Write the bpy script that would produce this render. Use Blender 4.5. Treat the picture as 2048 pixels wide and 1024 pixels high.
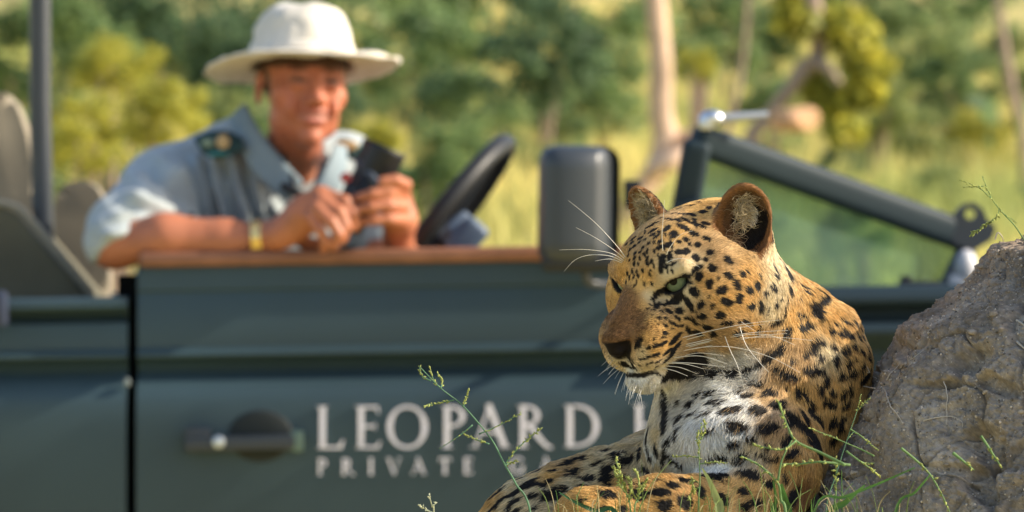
import bpy, bmesh, math, random
import numpy as np
from mathutils import Vector, Matrix, Quaternion
from mathutils.bvhtree import BVHTree

for o in list(bpy.data.objects):
    bpy.data.objects.remove(o, do_unlink=True)
SC = bpy.context.scene
COL = SC.collection
RNG = np.random.default_rng(7)
random.seed(7)

# ------------------------------------------------------------------ camera
CAM_Z = 1.35
FPX = 15000.0                     # focal length in photo pixels (photo is 2048 wide)
cam_data = bpy.data.cameras.new('camera')
cam_data.sensor_width = 36.0
cam_data.lens = FPX / 2048.0 * 36.0
cam_data.clip_start = 0.5
cam_data.clip_end = 400.0
cam_data.dof.use_dof = True
cam_data.dof.focus_distance = 7.10
cam_data.dof.aperture_fstop = 13.8
cam = bpy.data.objects.new('camera', cam_data)
COL.objects.link(cam)
cam.location = (0, 0, CAM_Z)
cam.rotation_euler = (math.radians(90), 0, 0)
SC.camera = cam

# ------------------------------------------------------------------ light
SUN_DIR = Vector((0.86, -0.05, 0.50)).normalized()     # direction towards the sun
world = bpy.data.worlds.new('World')
SC.world = world
world.use_nodes = True
wn = world.node_tree
for n in list(wn.nodes):
    wn.nodes.remove(n)
w_out = wn.nodes.new('ShaderNodeOutputWorld')
w_bg = wn.nodes.new('ShaderNodeBackground')
w_sky = wn.nodes.new('ShaderNodeTexSky')
w_sky.sky_type = 'NISHITA'
w_sky.sun_disc = False
w_sky.sun_elevation = math.asin(SUN_DIR.z)
w_sky.sun_rotation = math.atan2(SUN_DIR.x, SUN_DIR.y)
w_sky.dust_density = 2.0
w_bg.inputs['Strength'].default_value = 0.15
wn.links.new(w_sky.outputs[0], w_bg.inputs[0])
wn.links.new(w_bg.outputs[0], w_out.inputs[0])

sun_data = bpy.data.lights.new('sun', 'SUN')
sun_data.energy = 4.3
sun_data.angle = math.radians(0.6)
sun_data.color = (1.0, 0.89, 0.72)
sun = bpy.data.objects.new('sun', sun_data)
COL.objects.link(sun)
sun.rotation_euler = SUN_DIR.to_track_quat('Z', 'Y').to_euler()
sun.location = (10, -5, 12)

SC.view_settings.view_transform = 'Standard'
SC.view_settings.look = 'None'
SC.view_settings.exposure = 0.72
SC.view_settings.gamma = 1.0
SC.view_settings.use_curve_mapping = False
SC.render.engine = 'CYCLES'
SC.cycles.use_denoising = True
SC.cycles.sample_clamp_indirect = 4.0
SC.cycles.max_bounces = 6
SC.cycles.transparent_max_bounces = 6

# ------------------------------------------------------------------ helpers
CAMV = Vector((0, 0, CAM_Z))
LY = 7.14                         # distance of the leopard
def P(px, py, Y):
    """point seen at photo pixel (px, py) at distance Y from the camera"""
    return Vector(((px - 1024.0) / FPX * Y, Y, CAM_Z - (py - 512.0) / FPX * Y))

def Pn(px, py, Y):
    return np.array(P(px, py, Y))

def srgb(r, g, b):
    f = lambda c: (c / 255.0 / 12.92) if c / 255.0 < 0.04045 else ((c / 255.0 + 0.055) / 1.055) ** 2.4
    return (f(r), f(g), f(b))

def tag(o, label=None, cat=None, group=None, kind=None):
    if label: o['label'] = label
    if cat: o['category'] = cat
    if group: o['group'] = group
    if kind: o['kind'] = kind
    return o

def empty(name, loc=(0, 0, 0), rot=(0, 0, 0)):
    o = bpy.data.objects.new(name, None)
    o.empty_display_size = 0.05
    o.location = loc
    o.rotation_euler = rot
    COL.objects.link(o)
    return o

def link(name, me, mat=None, parent=None, smooth=False):
    o = bpy.data.objects.new(name, me)
    COL.objects.link(o)
    if mat is not None and len(me.materials) == 0:
        me.materials.append(mat)
    if parent is not None:
        o.parent = parent
    if smooth:
        me.polygons.foreach_set('use_smooth', np.ones(len(me.polygons), dtype=bool))
    return o

def np_mesh(name, verts, faces, cols=None):
    """mesh from an (n,3) array and an (m,3) or (m,4) index array"""
    me = bpy.data.meshes.new(name)
    verts = np.asarray(verts, dtype=np.float32)
    faces = np.asarray(faces, dtype=np.int32)
    k = faces.shape[1]
    me.vertices.add(len(verts))
    me.vertices.foreach_set('co', verts.ravel())
    me.loops.add(faces.size)
    me.loops.foreach_set('vertex_index', faces.ravel())
    me.polygons.add(len(faces))
    me.polygons.foreach_set('loop_start', np.arange(len(faces), dtype=np.int32) * k)
    me.update(calc_edges=True)
    me.validate()
    if cols is not None:
        a = me.color_attributes.new('Col', 'FLOAT_COLOR', 'POINT')
        c = np.ones((len(verts), 4), dtype=np.float32)
        c[:, :3] = cols
        a.data.foreach_set('color', c.ravel())
    return me

def bm_mesh(name, bm):
    me = bpy.data.meshes.new(name)
    bmesh.ops.recalc_face_normals(bm, faces=bm.faces)
    bm.to_mesh(me)
    bm.free()
    return me

def tube_arrays(pts, radii, sides=8, cap=True):
    """a swept round tube through pts; radii scalar or list"""
    pts = np.asarray(pts, dtype=float)
    n = len(pts)
    radii = np.full(n, radii) if np.isscalar(radii) else np.asarray(radii, dtype=float)
    t = np.gradient(pts, axis=0)
    t /= np.linalg.norm(t, axis=1, keepdims=True) + 1e-12
    a = np.array([0, 0, 1.0]) if abs(t[0][2]) < 0.9 else np.array([1.0, 0, 0])
    u = np.cross(t[0], a); u /= np.linalg.norm(u)
    V = []
    for i in range(n):
        u = u - t[i] * np.dot(u, t[i]); u /= np.linalg.norm(u) + 1e-12
        w = np.cross(t[i], u)
        ang = np.linspace(0, 2 * np.pi, sides, endpoint=False)
        V.append(pts[i] + radii[i] * (np.cos(ang)[:, None] * u + np.sin(ang)[:, None] * w))
    V = np.concatenate(V)
    F = []
    for i in range(n - 1):
        for j in range(sides):
            k = (j + 1) % sides
            F.append((i * sides + j, i * sides + k, (i + 1) * sides + k, (i + 1) * sides + j))
    if cap:
        c0 = len(V); V = np.vstack([V, pts[0], pts[-1]])
        for j in range(sides):
            k = (j + 1) % sides
            F.append((c0, k, j, j))
            F.append((c0 + 1, (n - 1) * sides + j, (n - 1) * sides + k, (n - 1) * sides + k))
    return V, F

def add_tube(bm, pts, radii, sides=8, cap=True):
    V, F = tube_arrays(pts, radii, sides, cap)
    vs = [bm.verts.new(v) for v in V]
    for f in F:
        ids = []
        for i in f:
            if i not in ids: ids.append(i)
        try:
            bm.faces.new([vs[i] for i in ids])
        except ValueError:
            pass
    return bm

def add_box(bm, c, s, rot=None, bevel=0.0, seg=2):
    ret = bmesh.ops.create_cube(bm, size=1.0)
    vs = ret['verts']
    M = Matrix.Translation(Vector(c)) @ (rot.to_4x4() if rot is not None else Matrix.Identity(4)) @ Matrix.Diagonal((*s, 1))
    bmesh.ops.transform(bm, matrix=M, verts=vs)
    if bevel > 0:
        es = {e for v in vs for e in v.link_edges}
        bmesh.ops.bevel(bm, geom=list(es), offset=bevel, segments=seg, affect='EDGES', profile=0.6)
    return bm

def add_prism(bm, poly, y0, y1, bevel=0.0, seg=2):
    """polygon of (x, z) extruded from y0 to y1"""
    a = [bm.verts.new((x, y0, z)) for x, z in poly]
    b = [bm.verts.new((x, y1, z)) for x, z in poly]
    fs = [bm.faces.new(a), bm.faces.new(b[::-1])]
    n = len(poly)
    for i in range(n):
        j = (i + 1) % n
        fs.append(bm.faces.new((a[j], a[i], b[i], b[j])))
    if bevel > 0:
        es = [e for e in {e for f in fs[:2] for e in f.edges}]
        bmesh.ops.bevel(bm, geom=es, offset=bevel, segments=seg, affect='EDGES', profile=0.6)
    return bm

def catmull(pts, n=8):
    pts = [np.asarray(p, float) for p in pts]
    out = []
    for i in range(len(pts) - 1):
        p0 = pts[max(i - 1, 0)]; p1 = pts[i]; p2 = pts[i + 1]; p3 = pts[min(i + 2, len(pts) - 1)]
        for k in range(n):
            t = k / n
            out.append(0.5 * ((2 * p1) + (-p0 + p2) * t + (2 * p0 - 5 * p1 + 4 * p2 - p3) * t * t + (-p0 + 3 * p1 - 3 * p2 + p3) * t ** 3))
    out.append(pts[-1])
    return np.array(out)

# ---- lattice noise (numpy)
def _hash3(ix, iy, iz, seed):
    h = (ix.astype(np.int64) * 374761393 + iy.astype(np.int64) * 668265263 + iz.astype(np.int64) * 2147483647 + seed * 974634777)
    h = (h ^ (h >> 13)) * 1274126177
    h = h ^ (h >> 16)
    return (h & 0xFFFFFF).astype(np.float64) / 0xFFFFFF

def vnoise(p, scale=1.0, seed=0):
    """value noise in -1..1 at points p (n,3); scale = size of a cell"""
    q = np.asarray(p, float) / scale
    i = np.floor(q).astype(np.int64)
    f = q - i
    f = f * f * f * (f * (f * 6 - 15) + 10)
    r = 0
    for dx in (0, 1):
        for dy in (0, 1):
            for dz in (0, 1):
                w = (f[:, 0] if dx else 1 - f[:, 0]) * (f[:, 1] if dy else 1 - f[:, 1]) * (f[:, 2] if dz else 1 - f[:, 2])
                r = r + w * _hash3(i[:, 0] + dx, i[:, 1] + dy, i[:, 2] + dz, seed)
    return r * 2 - 1

def fbm(p, scale, octaves=4, gain=0.5, seed=0):
    r = 0; a = 1.0; s = scale
    for k in range(octaves):
        r = r + a * vnoise(p, s, seed + k * 17)
        a *= gain; s *= 0.5
    return r

def worley(p, scale, seed=0):
    """distance to the nearest of one random point per cell, in cells"""
    q = np.asarray(p, float) / scale; i = np.floor(q).astype(np.int64); f = q - i
    best = np.full(len(q), 9.0)
    for dx in (-1, 0, 1):
        for dy in (-1, 0, 1):
            for dz in (-1, 0, 1):
                a, b, c = i[:, 0] + dx, i[:, 1] + dy, i[:, 2] + dz
                e = (dx + _hash3(a, b, c, seed) - f[:, 0]) ** 2 + (dy + _hash3(a, b, c, seed + 1) - f[:, 1]) ** 2 + (dz + _hash3(a, b, c, seed + 2) - f[:, 2]) ** 2
                np.minimum(best, e, out=best)
    return np.sqrt(best)

# ---- signed distance fields
class Field:
    def __init__(self, lo, hi, h):
        self.lo = np.array(lo, float); self.h = h
        self.n = np.ceil((np.array(hi, float) - self.lo) / h).astype(int) + 1
        self.F = np.full(self.n, 0.5, dtype=np.float32)

    def _win(self, lo, hi, pad):
        a = np.maximum(np.floor((np.asarray(lo) - pad - self.lo) / self.h).astype(int), 0)
        b = np.minimum(np.ceil((np.asarray(hi) + pad - self.lo) / self.h).astype(int) + 1, self.n)
        if np.any(a >= b): return None
        ax = [(self.lo[i] + np.arange(a[i], b[i]) * self.h).astype(np.float32) for i in range(3)]
        return tuple(slice(a[i], b[i]) for i in range(3)), np.meshgrid(*ax, indexing='ij', sparse=True)

    def put(self, fn, lo, hi, k, mode='add', pad=None):
        pad = (k * 1.2 + 0.012) if pad is None else pad
        w = self._win(lo, hi, pad)
        if w is None: return
        sl, (X, Y, Z) = w
        d = fn(X, Y, Z).astype(np.float32)
        A = self.F[sl]
        if mode == 'add':
            h = np.maximum(k - np.abs(A - d), 0) / max(k, 1e-6)
            self.F[sl] = np.minimum(A, d) - h * h * k * 0.25
        else:
            d = -d
            h = np.maximum(k - np.abs(A - d), 0) / max(k, 1e-6)
            self.F[sl] = np.maximum(A, d) + h * h * k * 0.25

    def ell(self, c, r, k=0.01, R=None, mode='add'):
        """ellipsoid; R rows are its axes in world space"""
        c = np.asarray(c, float); r = np.broadcast_to(np.asarray(r, float), (3,))
        R = np.eye(3) if R is None else np.asarray(R, float)
        ext = np.sqrt(((R * r[:, None]) ** 2).sum(0))
        def fn(X, Y, Z):
            x, y, z = X - c[0], Y - c[1], Z - c[2]
            q = [R[i, 0] * x + R[i, 1] * y + R[i, 2] * z for i in range(3)]
            k0 = np.sqrt(sum((q[i] / r[i]) ** 2 for i in range(3)))
            k1 = np.sqrt(sum((q[i] / r[i] ** 2) ** 2 for i in range(3))) + 1e-9
            return k0 * (k0 - 1) / k1
        self.put(fn, c - ext, c + ext, k, mode)

    def cone(self, a, b, ra, rb, k=0.01, mode='add'):
        a = np.asarray(a, float); b = np.asarray(b, float)
        rm = max(ra, rb); d = b - a; L2 = float(d @ d) + 1e-12
        def fn(X, Y, Z):
            x, y, z = X - a[0], Y - a[1], Z - a[2]
            t = np.clip((x * d[0] + y * d[1] + z * d[2]) / L2, 0, 1)
            return np.sqrt((x - t * d[0]) ** 2 + (y - t * d[1]) ** 2 + (z - t * d[2]) ** 2) - (ra + (rb - ra) * t)
        self.put(fn, np.minimum(a, b) - rm, np.maximum(a, b) + rm, k, mode)

    def chain(self, pts, radii, k=0.008, mode='add'):
        for i in range(len(pts) - 1):
            self.cone(pts[i], pts[i + 1], radii[i], radii[i + 1], k, mode)

    def mesh(self, smooth=1):
        F = self.F; h = self.h
        ins = (F < 0)
        s = np.zeros(np.array(F.shape) - 1, dtype=np.int8)
        offs = [(i, j, k) for i in (0, 1) for j in (0, 1) for k in (0, 1)]
        n = F.shape
        for (i, j, k) in offs:
            s += ins[i:n[0] - 1 + i, j:n[1] - 1 + j, k:n[2] - 1 + k]
        act = np.argwhere((s > 0) & (s < 8))
        idx = np.full(s.shape, -1, dtype=np.int32)
        idx[act[:, 0], act[:, 1], act[:, 2]] = np.arange(len(act))
        vals = {o: F[act[:, 0] + o[0], act[:, 1] + o[1], act[:, 2] + o[2]].astype(np.float64) for o in offs}
        acc = np.zeros((len(act), 3)); cnt = np.zeros(len(act))
        for a in offs:
            for ax in range(3):
                if a[ax] == 1: continue
                b = list(a); b[ax] = 1; b = tuple(b)
                va, vb = vals[a], vals[b]
                m = (va < 0) != (vb < 0)
                t = np.where(m, va / np.where(m, va - vb, 1), 0)
                p = np.array(a, float)[None, :].repeat(len(act), 0)
                p[:, ax] += t
                acc[m] += p[m]; cnt[m] += 1
        V = self.lo + (act + acc / cnt[:, None]) * h
        Q = []
        for ax in range(3):
            lo = [slice(None)] * 3; hi = [slice(None)] * 3
            lo[ax] = slice(0, -1); hi[ax] = slice(1, None)
            e = np.argwhere(ins[tuple(lo)] != ins[tuple(hi)])
            u, v = (ax + 1) % 3, (ax + 2) % 3
            ok = (e[:, u] > 0) & (e[:, v] > 0) & (e[:, u] < n[u] - 1) & (e[:, v] < n[v] - 1)
            e = e[ok]
            c = []
            for (du, dv) in ((-1, -1), (0, -1), (0, 0), (-1, 0)):
                q = e.copy(); q[:, u] += du; q[:, v] += dv
                c.append(idx[q[:, 0], q[:, 1], q[:, 2]])
            q = np.stack(c, 1)
            flip = ~ins[e[:, 0], e[:, 1], e[:, 2]]
            q[flip] = q[flip][:, ::-1]
            Q.append(q)
        Q = np.concatenate(Q)
        Q = Q[(Q >= 0).all(1)]
        for _ in range(smooth):
            A = np.zeros_like(V); C = np.zeros(len(V))
            for (i, j) in ((0, 1), (1, 2), (2, 3), (3, 0)):
                np.add.at(A, Q[:, i], V[Q[:, j]]); np.add.at(C, Q[:, i], 1)
                np.add.at(A, Q[:, j], V[Q[:, i]]); np.add.at(C, Q[:, j], 1)
            V = 0.5 * V + 0.5 * A / np.maximum(C, 1)[:, None]
        return V, Q

def vert_normals(V, Q):
    nrm = np.cross(V[Q[:, 2]] - V[Q[:, 0]], V[Q[:, 3 if Q.shape[1] == 4 else 1]] - V[Q[:, 1 if Q.shape[1] == 4 else 0]])
    N = np.zeros_like(V)
    for i in range(Q.shape[1]):
        np.add.at(N, Q[:, i], nrm)
    return N / (np.linalg.norm(N, axis=1, keepdims=True) + 1e-12)

# ---- materials
def mat(name, color=(0.5, 0.5, 0.5), rough=0.6, metal=0.0, spec=0.5, noise=None, bump=None, attr=None, coat=0.0, trans=0.0, sheen=0.0):
    """noise=(scale, amount): brightness mottling; bump=(scale, strength)"""
    m = bpy.data.materials.new(name)
    m.use_nodes = True
    nt = m.node_tree
    b = nt.nodes['Principled BSDF']
    b.inputs['Roughness'].default_value = rough
    b.inputs['Metallic'].default_value = metal
    b.inputs['Specular IOR Level'].default_value = spec
    b.inputs['Coat Weight'].default_value = coat
    b.inputs['Sheen Weight'].default_value = sheen
    b.inputs['Base Color'].default_value = (*color, 1)
    tc = nt.nodes.new('ShaderNodeTexCoord')
    src = None
    if attr:
        at = nt.nodes.new('ShaderNodeAttribute'); at.attribute_name = attr
        src = at.outputs['Color']
    if noise:
        nz = nt.nodes.new('ShaderNodeTexNoise')
        nz.inputs['Scale'].default_value = noise[0]
        nz.inputs['Detail'].default_value = 5
        nt.links.new(tc.outputs['Object'], nz.inputs['Vector'])
        mr = nt.nodes.new('ShaderNodeMapRange')
        mr.inputs[1].default_value = 0.3; mr.inputs[2].default_value = 0.7
        mr.inputs[3].default_value = 1 - noise[1]; mr.inputs[4].default_value = 1 + noise[1]
        nt.links.new(nz.outputs[0], mr.inputs[0])
        mx = nt.nodes.new('ShaderNodeVectorMath'); mx.operation = 'SCALE'
        if src is None:
            mx.inputs[0].default_value = color
        else:
            nt.links.new(src, mx.inputs[0])
        nt.links.new(mr.outputs[0], mx.inputs['Scale'])
        src = mx.outputs[0]
    if src is not None:
        nt.links.new(src, b.inputs['Base Color'])
    if bump:
        nb = nt.nodes.new('ShaderNodeTexNoise')
        nb.inputs['Scale'].default_value = bump[0]
        nb.inputs['Detail'].default_value = 6
        nt.links.new(tc.outputs['Object'], nb.inputs['Vector'])
        bp = nt.nodes.new('ShaderNodeBump')
        bp.inputs['Strength'].default_value = bump[1]
        bp.inputs['Distance'].default_value = bump[2] if len(bump) > 2 else 0.002
        nt.links.new(nb.outputs[0], bp.inputs['Height'])
        nt.links.new(bp.outputs[0], b.inputs['Normal'])
    if trans > 0:      # thin leaf: part of the light comes through
        out = nt.nodes['Material Output']
        tr = nt.nodes.new('ShaderNodeBsdfTranslucent')
        if src is not None: nt.links.new(src, tr.inputs[0])
        else: tr.inputs[0].default_value = (*color, 1)
        ms = nt.nodes.new('ShaderNodeMixShader'); ms.inputs[0].default_value = trans
        nt.links.new(b.outputs[0], ms.inputs[1]); nt.links.new(tr.outputs[0], ms.inputs[2])
        nt.links.new(ms.outputs[0], out.inputs['Surface'])
    return m
# ------------------------------------------------------------------ ground and bush behind
def ground_z(x, y):
    y = np.asarray(y, float); x = np.asarray(x, float)
    z = np.interp(y, [-60, 15, 20, 26, 34, 46, 70, 110, 170, 260], [0, 0, .35, 1.00, 1.62, 2.25, 3.7, 6.6, 13, 24])
    return z + np.where(y > 17, .10 * np.sin(x * .9 + y * .23) + .08 * np.sin(x * .37 - y * .41), 0)

ys = np.concatenate([np.linspace(-40, 14, 14), np.linspace(15, 70, 90), np.linspace(72, 260, 60)])
xs = np.concatenate([np.linspace(-160, -12, 24), np.linspace(-11, 11, 80), np.linspace(12, 160, 24)])
GX, GY = np.meshgrid(xs, ys)
gp = np.stack([GX.ravel(), GY.ravel(), np.zeros(GX.size)], 1)
gp[:, 2] = ground_z(gp[:, 0], gp[:, 1]) + .05 * fbm(gp, 2.0, 3, seed=90)
nx, ny = len(xs), len(ys)
ii = (np.arange(ny - 1)[:, None] * nx + np.arange(nx - 1)[None]).ravel()
gf = np.stack([ii, ii + 1, ii + nx + 1, ii + nx], 1)
M_ground = mat('dry_grass_ground', (.56, .47, .18), rough=.95, spec=.1, noise=(1.1, .55), bump=(30, .6, .05))
tag(link('ground', np_mesh('ground', gp, gf), M_ground, smooth=True), kind='structure')

def leaf_cloud(centres, radii, n, size, seed, up=.35):
    """n leaf blades (two faces each) gathered in clumps"""
    r = np.random.default_rng(seed)
    k = r.integers(0, len(centres), n)
    d = r.normal(size=(n, 3)); d /= np.linalg.norm(d, axis=1, keepdims=True)
    p = np.asarray(centres)[k] + d * (np.asarray(radii)[k] * r.random(n) ** .45)[:, None]
    nrm = r.normal(size=(n, 3)) + d * .6 + np.array([0, 0, up]); nrm /= np.linalg.norm(nrm, axis=1, keepdims=True)
    u = np.cross(nrm, r.normal(size=(n, 3))); u /= np.linalg.norm(u, axis=1, keepdims=True)
    v = np.cross(nrm, u)
    L = size * r.uniform(.6, 1.3, n)[:, None]; W = L * r.uniform(.4, .6, n)[:, None]
    V = np.stack([p - u * L * .5, p - v * W * .5 + nrm * L * .06, p + u * L * .5, p + v * W * .5 + nrm * L * .06], 1).reshape(-1, 3)
    F = np.arange(4 * n).reshape(-1, 4)
    return V, F, r

def leaf_mesh(name, centres, radii, n, size, seed, tones):
    V, F, r = leaf_cloud(centres, radii, n, size, seed)
    t = r.random(n) ** 1.3
    a, b = np.array(tones[0]), np.array(tones[1])
    c = (a + (b - a) * t[:, None]) * r.uniform(.65, 1.35, n)[:, None]
    return np_mesh(name, V, F, np.repeat(c, 4, 0))

M_leaf = mat('leaf', rough=.5, spec=.35, attr='Col', trans=.42)
M_bark_pale = mat('pale_bark', (.60, .42, .30), rough=.85, noise=(6, .30), bump=(40, .6, .01))
M_bark_grey = mat('grey_bark', (.34, .25, .19), rough=.9, noise=(6, .3), bump=(40, .6, .01))
LEAF = {'dark': ((.050, .100, .048), (.20, .30, .14)), 'mid': ((.10, .18, .070), (.33, .43, .16)),
        'light': ((.15, .23, .09), (.46, .52, .20)), 'yellow': ((.24, .27, .05), (.74, .66, .10)), 'olive': ((.12, .18, .07), (.40, .44, .14))}

def bush_shape(seed, nl=26, n=5200, size=.10, tone='mid'):
    r = np.random.default_rng(seed)
    c = []; rad = []
    for i in range(nl):
        d = r.normal(size=3); d /= np.linalg.norm(d)
        q = d * r.random() ** .4 * np.array([.85, .85, .85])
        c.append(q); rad.append(r.uniform(.16, .38))
    return leaf_mesh('foliage', c, rad, n, size, seed, LEAF[tone]), c
BUSH = {}
def bush(px, py, rp, Y, tone, label, seed=0, name='bush', n=2200, squash=1.0):
    """leafy bush whose crown is centred at the given pixel"""
    key = (tone, seed % 3)
    R = rp / FPX * Y
    c = P(px, py, Y)
    gz = float(ground_z(c.x, Y)) - .03
    if key not in BUSH:
        BUSH[key] = bush_shape(100 + hash(tone) % 1 + 7 * (seed % 3) + {'dark': 1, 'mid': 20, 'light': 40, 'yellow': 60, 'olive': 80}[tone], tone=tone)
    me, lobes = BUSH[key]
    t = empty(name, (c.x, Y, gz))
    tag(t, label, 'bush' if name == 'bush' else 'tree', 'bushes and trees on the slope behind the vehicle')
    f = link('foliage', me, M_leaf, t)
    f.scale = (R * 1.12, R * 1.12, R * squash); f.location = (0, 0, c.z - gz)
    f.rotation_euler = (0, 0, (seed * 2.4) % 6.28)
    f['kind'] = 'stuff'
    rr = random.Random(seed)
    for k in range(4):
        bm = bmesh.new()
        a = rr.uniform(0, 6.28); e = rr.uniform(.2, .6) * R
        top = Vector((math.cos(a) * e, math.sin(a) * e, c.z - gz - R * .1))
        add_tube(bm, catmull([(math.cos(a) * .03, math.sin(a) * .03, 0), (top.x * .5, top.y * .5, top.z * .5), tuple(top)], 4), np.linspace(.016, .005, 9), 6)
        link('stem', bm_mesh('stem', bm), M_bark_grey, t, smooth=True)
    return t

BUSHES = [
 (70, 120, 190, 38, 'mid', 'mid green bush behind the roll bar pole at the far left'),
 (300, 20, 200, 40, 'dark', 'dark bush above the yellow leaved shrub'),
 (480, 120, 150, 37, 'dark', 'dark bush behind the left half of the hat brim'),
 (620, 0, 210, 41, 'mid', 'mid green bush rising behind the crown of the hat'),
 (800, 120, 180, 39, 'mid', 'green bush right of the hat brim and the face'),
 (900, -20, 200, 43, 'mid', 'mid green bush at the top edge between hat and pale trunk'),
 (930, 250, 130, 36, 'dark', 'dark low bush right above the steering wheel'),
 (1080, 90, 150, 34, 'dark', 'darkest bush, above the wing mirror'),
 (1190, 180, 120, 37, 'mid', 'mid green bush just left of the pale tree trunk'),
 (1180, 10, 170, 42, 'mid', 'green bush at the top edge left of the pale trunk'),
 (1130, 330, 70, 33, 'mid', 'small green bush low behind the wing mirror'),
 (730, 360, 100, 31, 'mid', 'green bush behind the binoculars'),
 (850, 400, 95, 30, 'mid', 'low green bush between binoculars and steering wheel'),
 (230, 120, 90, 25, 'yellow', 'tall yellow leaved shrub between pole and hat'),
 (160, 270, 105, 24.5, 'yellow', 'low yellow leaved shrub beside the roll bar pole'),
 (330, 235, 100, 24, 'yellow', 'yellow leaved shrub behind the man\'s shoulder'),
 (430, 230, 70, 26, 'olive', 'olive shrub under the left end of the hat brim'),
 (90, 420, 110, 26, 'olive', 'olive shrub low behind the two seat backs'),
 (750, 285, 55, 27, 'yellow', 'small yellow shrub behind the shoulder flap beside the cheek'),
 (1450, 40, 130, 44, 'mid', 'green bush at the top edge right of the pale trunk'),
 (1400, 120, 70, 36, 'light', 'pale green bush close to the right side of the pale trunk'),
 (1390, 130, 45, 30, 'yellow', 'small round yellow bush right of the pale trunk'),
 (1530, 200, 70, 35, 'mid', 'small green bush behind the windscreen latch'),
 (1560, 330, 85, 38, 'mid', 'green bush above the middle of the windscreen bar'),
 (1680, 345, 70, 33, 'dark', 'dark low bush above the windscreen bar'),
 (1830, 90, 130, 42, 'light', 'large pale green bush in the upper right'),
 (1800, 300, 120, 37, 'olive', 'olive bush on the right, over the lower end of the windscreen bar'),
 (1960, 290, 90, 39, 'yellow', 'yellow green bush near the right edge of the picture'),
 (560, 300, 120, 33, 'mid', 'mid green bush behind the man\'s neck and collar'),
 (880, 330, 110, 29.5, 'mid', 'mid green bush between the binoculars and the top of the wheel'),
 (960, 210, 100, 35, 'mid', 'mid green bush above the steering wheel, right of the low dark bush'),
 (1110, 240, 90, 36, 'mid', 'mid green bush over the top edge of the wing mirror'),
 (1520, 90, 80, 45, 'mid', 'mid green bush left of the yellow green crown at the top'),
 (1740, 20, 100, 45, 'mid', 'mid green bush at the top edge right of the yellow green crown'),
 (1900, 170, 90, 40, 'mid', 'mid green bush left of the thin pale trunk at the right'),
 (250, 380, 120, 28, 'mid', 'mid green bush low behind the man\'s back'),
 (40, 300, 110, 30, 'mid', 'mid green bush between the tall seat back and the pole'),
 (820, 250, 110, 38, 'mid', 'mid green bush above the binoculars'),
 (640, 230, 100, 36, 'dark', 'dark bush hidden mostly by the man\'s head'),
 (1010, 330, 85, 34, 'mid', 'mid green bush just above the top of the steering wheel'),
 (1255, 250, 80, 40, 'light', 'pale green bush touching the left side of the pale trunk'),
 (1420, 250, 70, 42, 'light', 'pale green bush right of the foot of the pale trunk'),
 (1640, 200, 90, 43, 'light', 'pale green bush behind the arching branch'),
 (1760, 210, 80, 34, 'olive', 'olive bush right of the yellow green crown'),
 (1880, 380, 70, 31, 'light', 'pale green bush above the bracket with the hole'),
 (1930, -10, 130, 48, 'mid', 'green bush at the top right between two thin trunks'),
 (2060, 130, 120, 41, 'light', 'pale green bush at the right edge beside the thin trunk'),
 (2075, 430, 70, 30, 'mid', 'green bush at the right edge just above the mound'),
 (1700, 470, 80, 24, 'mid', 'green bush seen through the windscreen glass'),
 (1480, 460, 90, 24.5, 'olive', 'olive bush seen through the windscreen behind the ears'),
]
for i, (px, py, rp, Y, tone, lab) in enumerate(BUSHES):
    bush(px, py, rp, Y, tone, lab, seed=i + 1, squash=.95)
# the wood further up the slope reads as one mass
r_ = np.random.default_rng(5)
cc = []; cr = []
for i in range(150):
    y = r_.uniform(62, 100); x = r_.uniform(-14, 14)
    cc.append((x, y, float(ground_z(x, y)) + r_.uniform(.6, 3.2))); cr.append(r_.uniform(.6, 1.3))
r3_ = np.random.default_rng(15)
for sx in (-1, 1):                 # the thicket goes on beside the picture
    tc_ = []; tr_ = []
    for i in range(130):
        y = r3_.uniform(26, 60); x = sx * (y * .075 + r3_.uniform(1.0, 11)); b = r3_.uniform(.5, 1.1)
        for q in range(3): tc_.append((x + r3_.normal() * .5, y + r3_.normal() * .4, float(ground_z(x, y)) + b * r3_.uniform(.3, 1.9))); tr_.append(b * .6)
    tag(link('thicket', leaf_mesh('thicket', tc_, tr_, 16000, .16, 80 + sx, LEAF['mid']), M_leaf), 'dense green thicket carrying on beside the bushes on the ' + ('left' if sx < 0 else 'right'), 'thicket', kind='stuff')
wm = leaf_mesh('woodland', cc, cr, 16000, .22, 77, ((.05, .09, .04), (.16, .21, .09)))
tag(link('woodland', wm, M_leaf), 'far green wood on the slope behind the bushes', 'woodland', kind='stuff')

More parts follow.
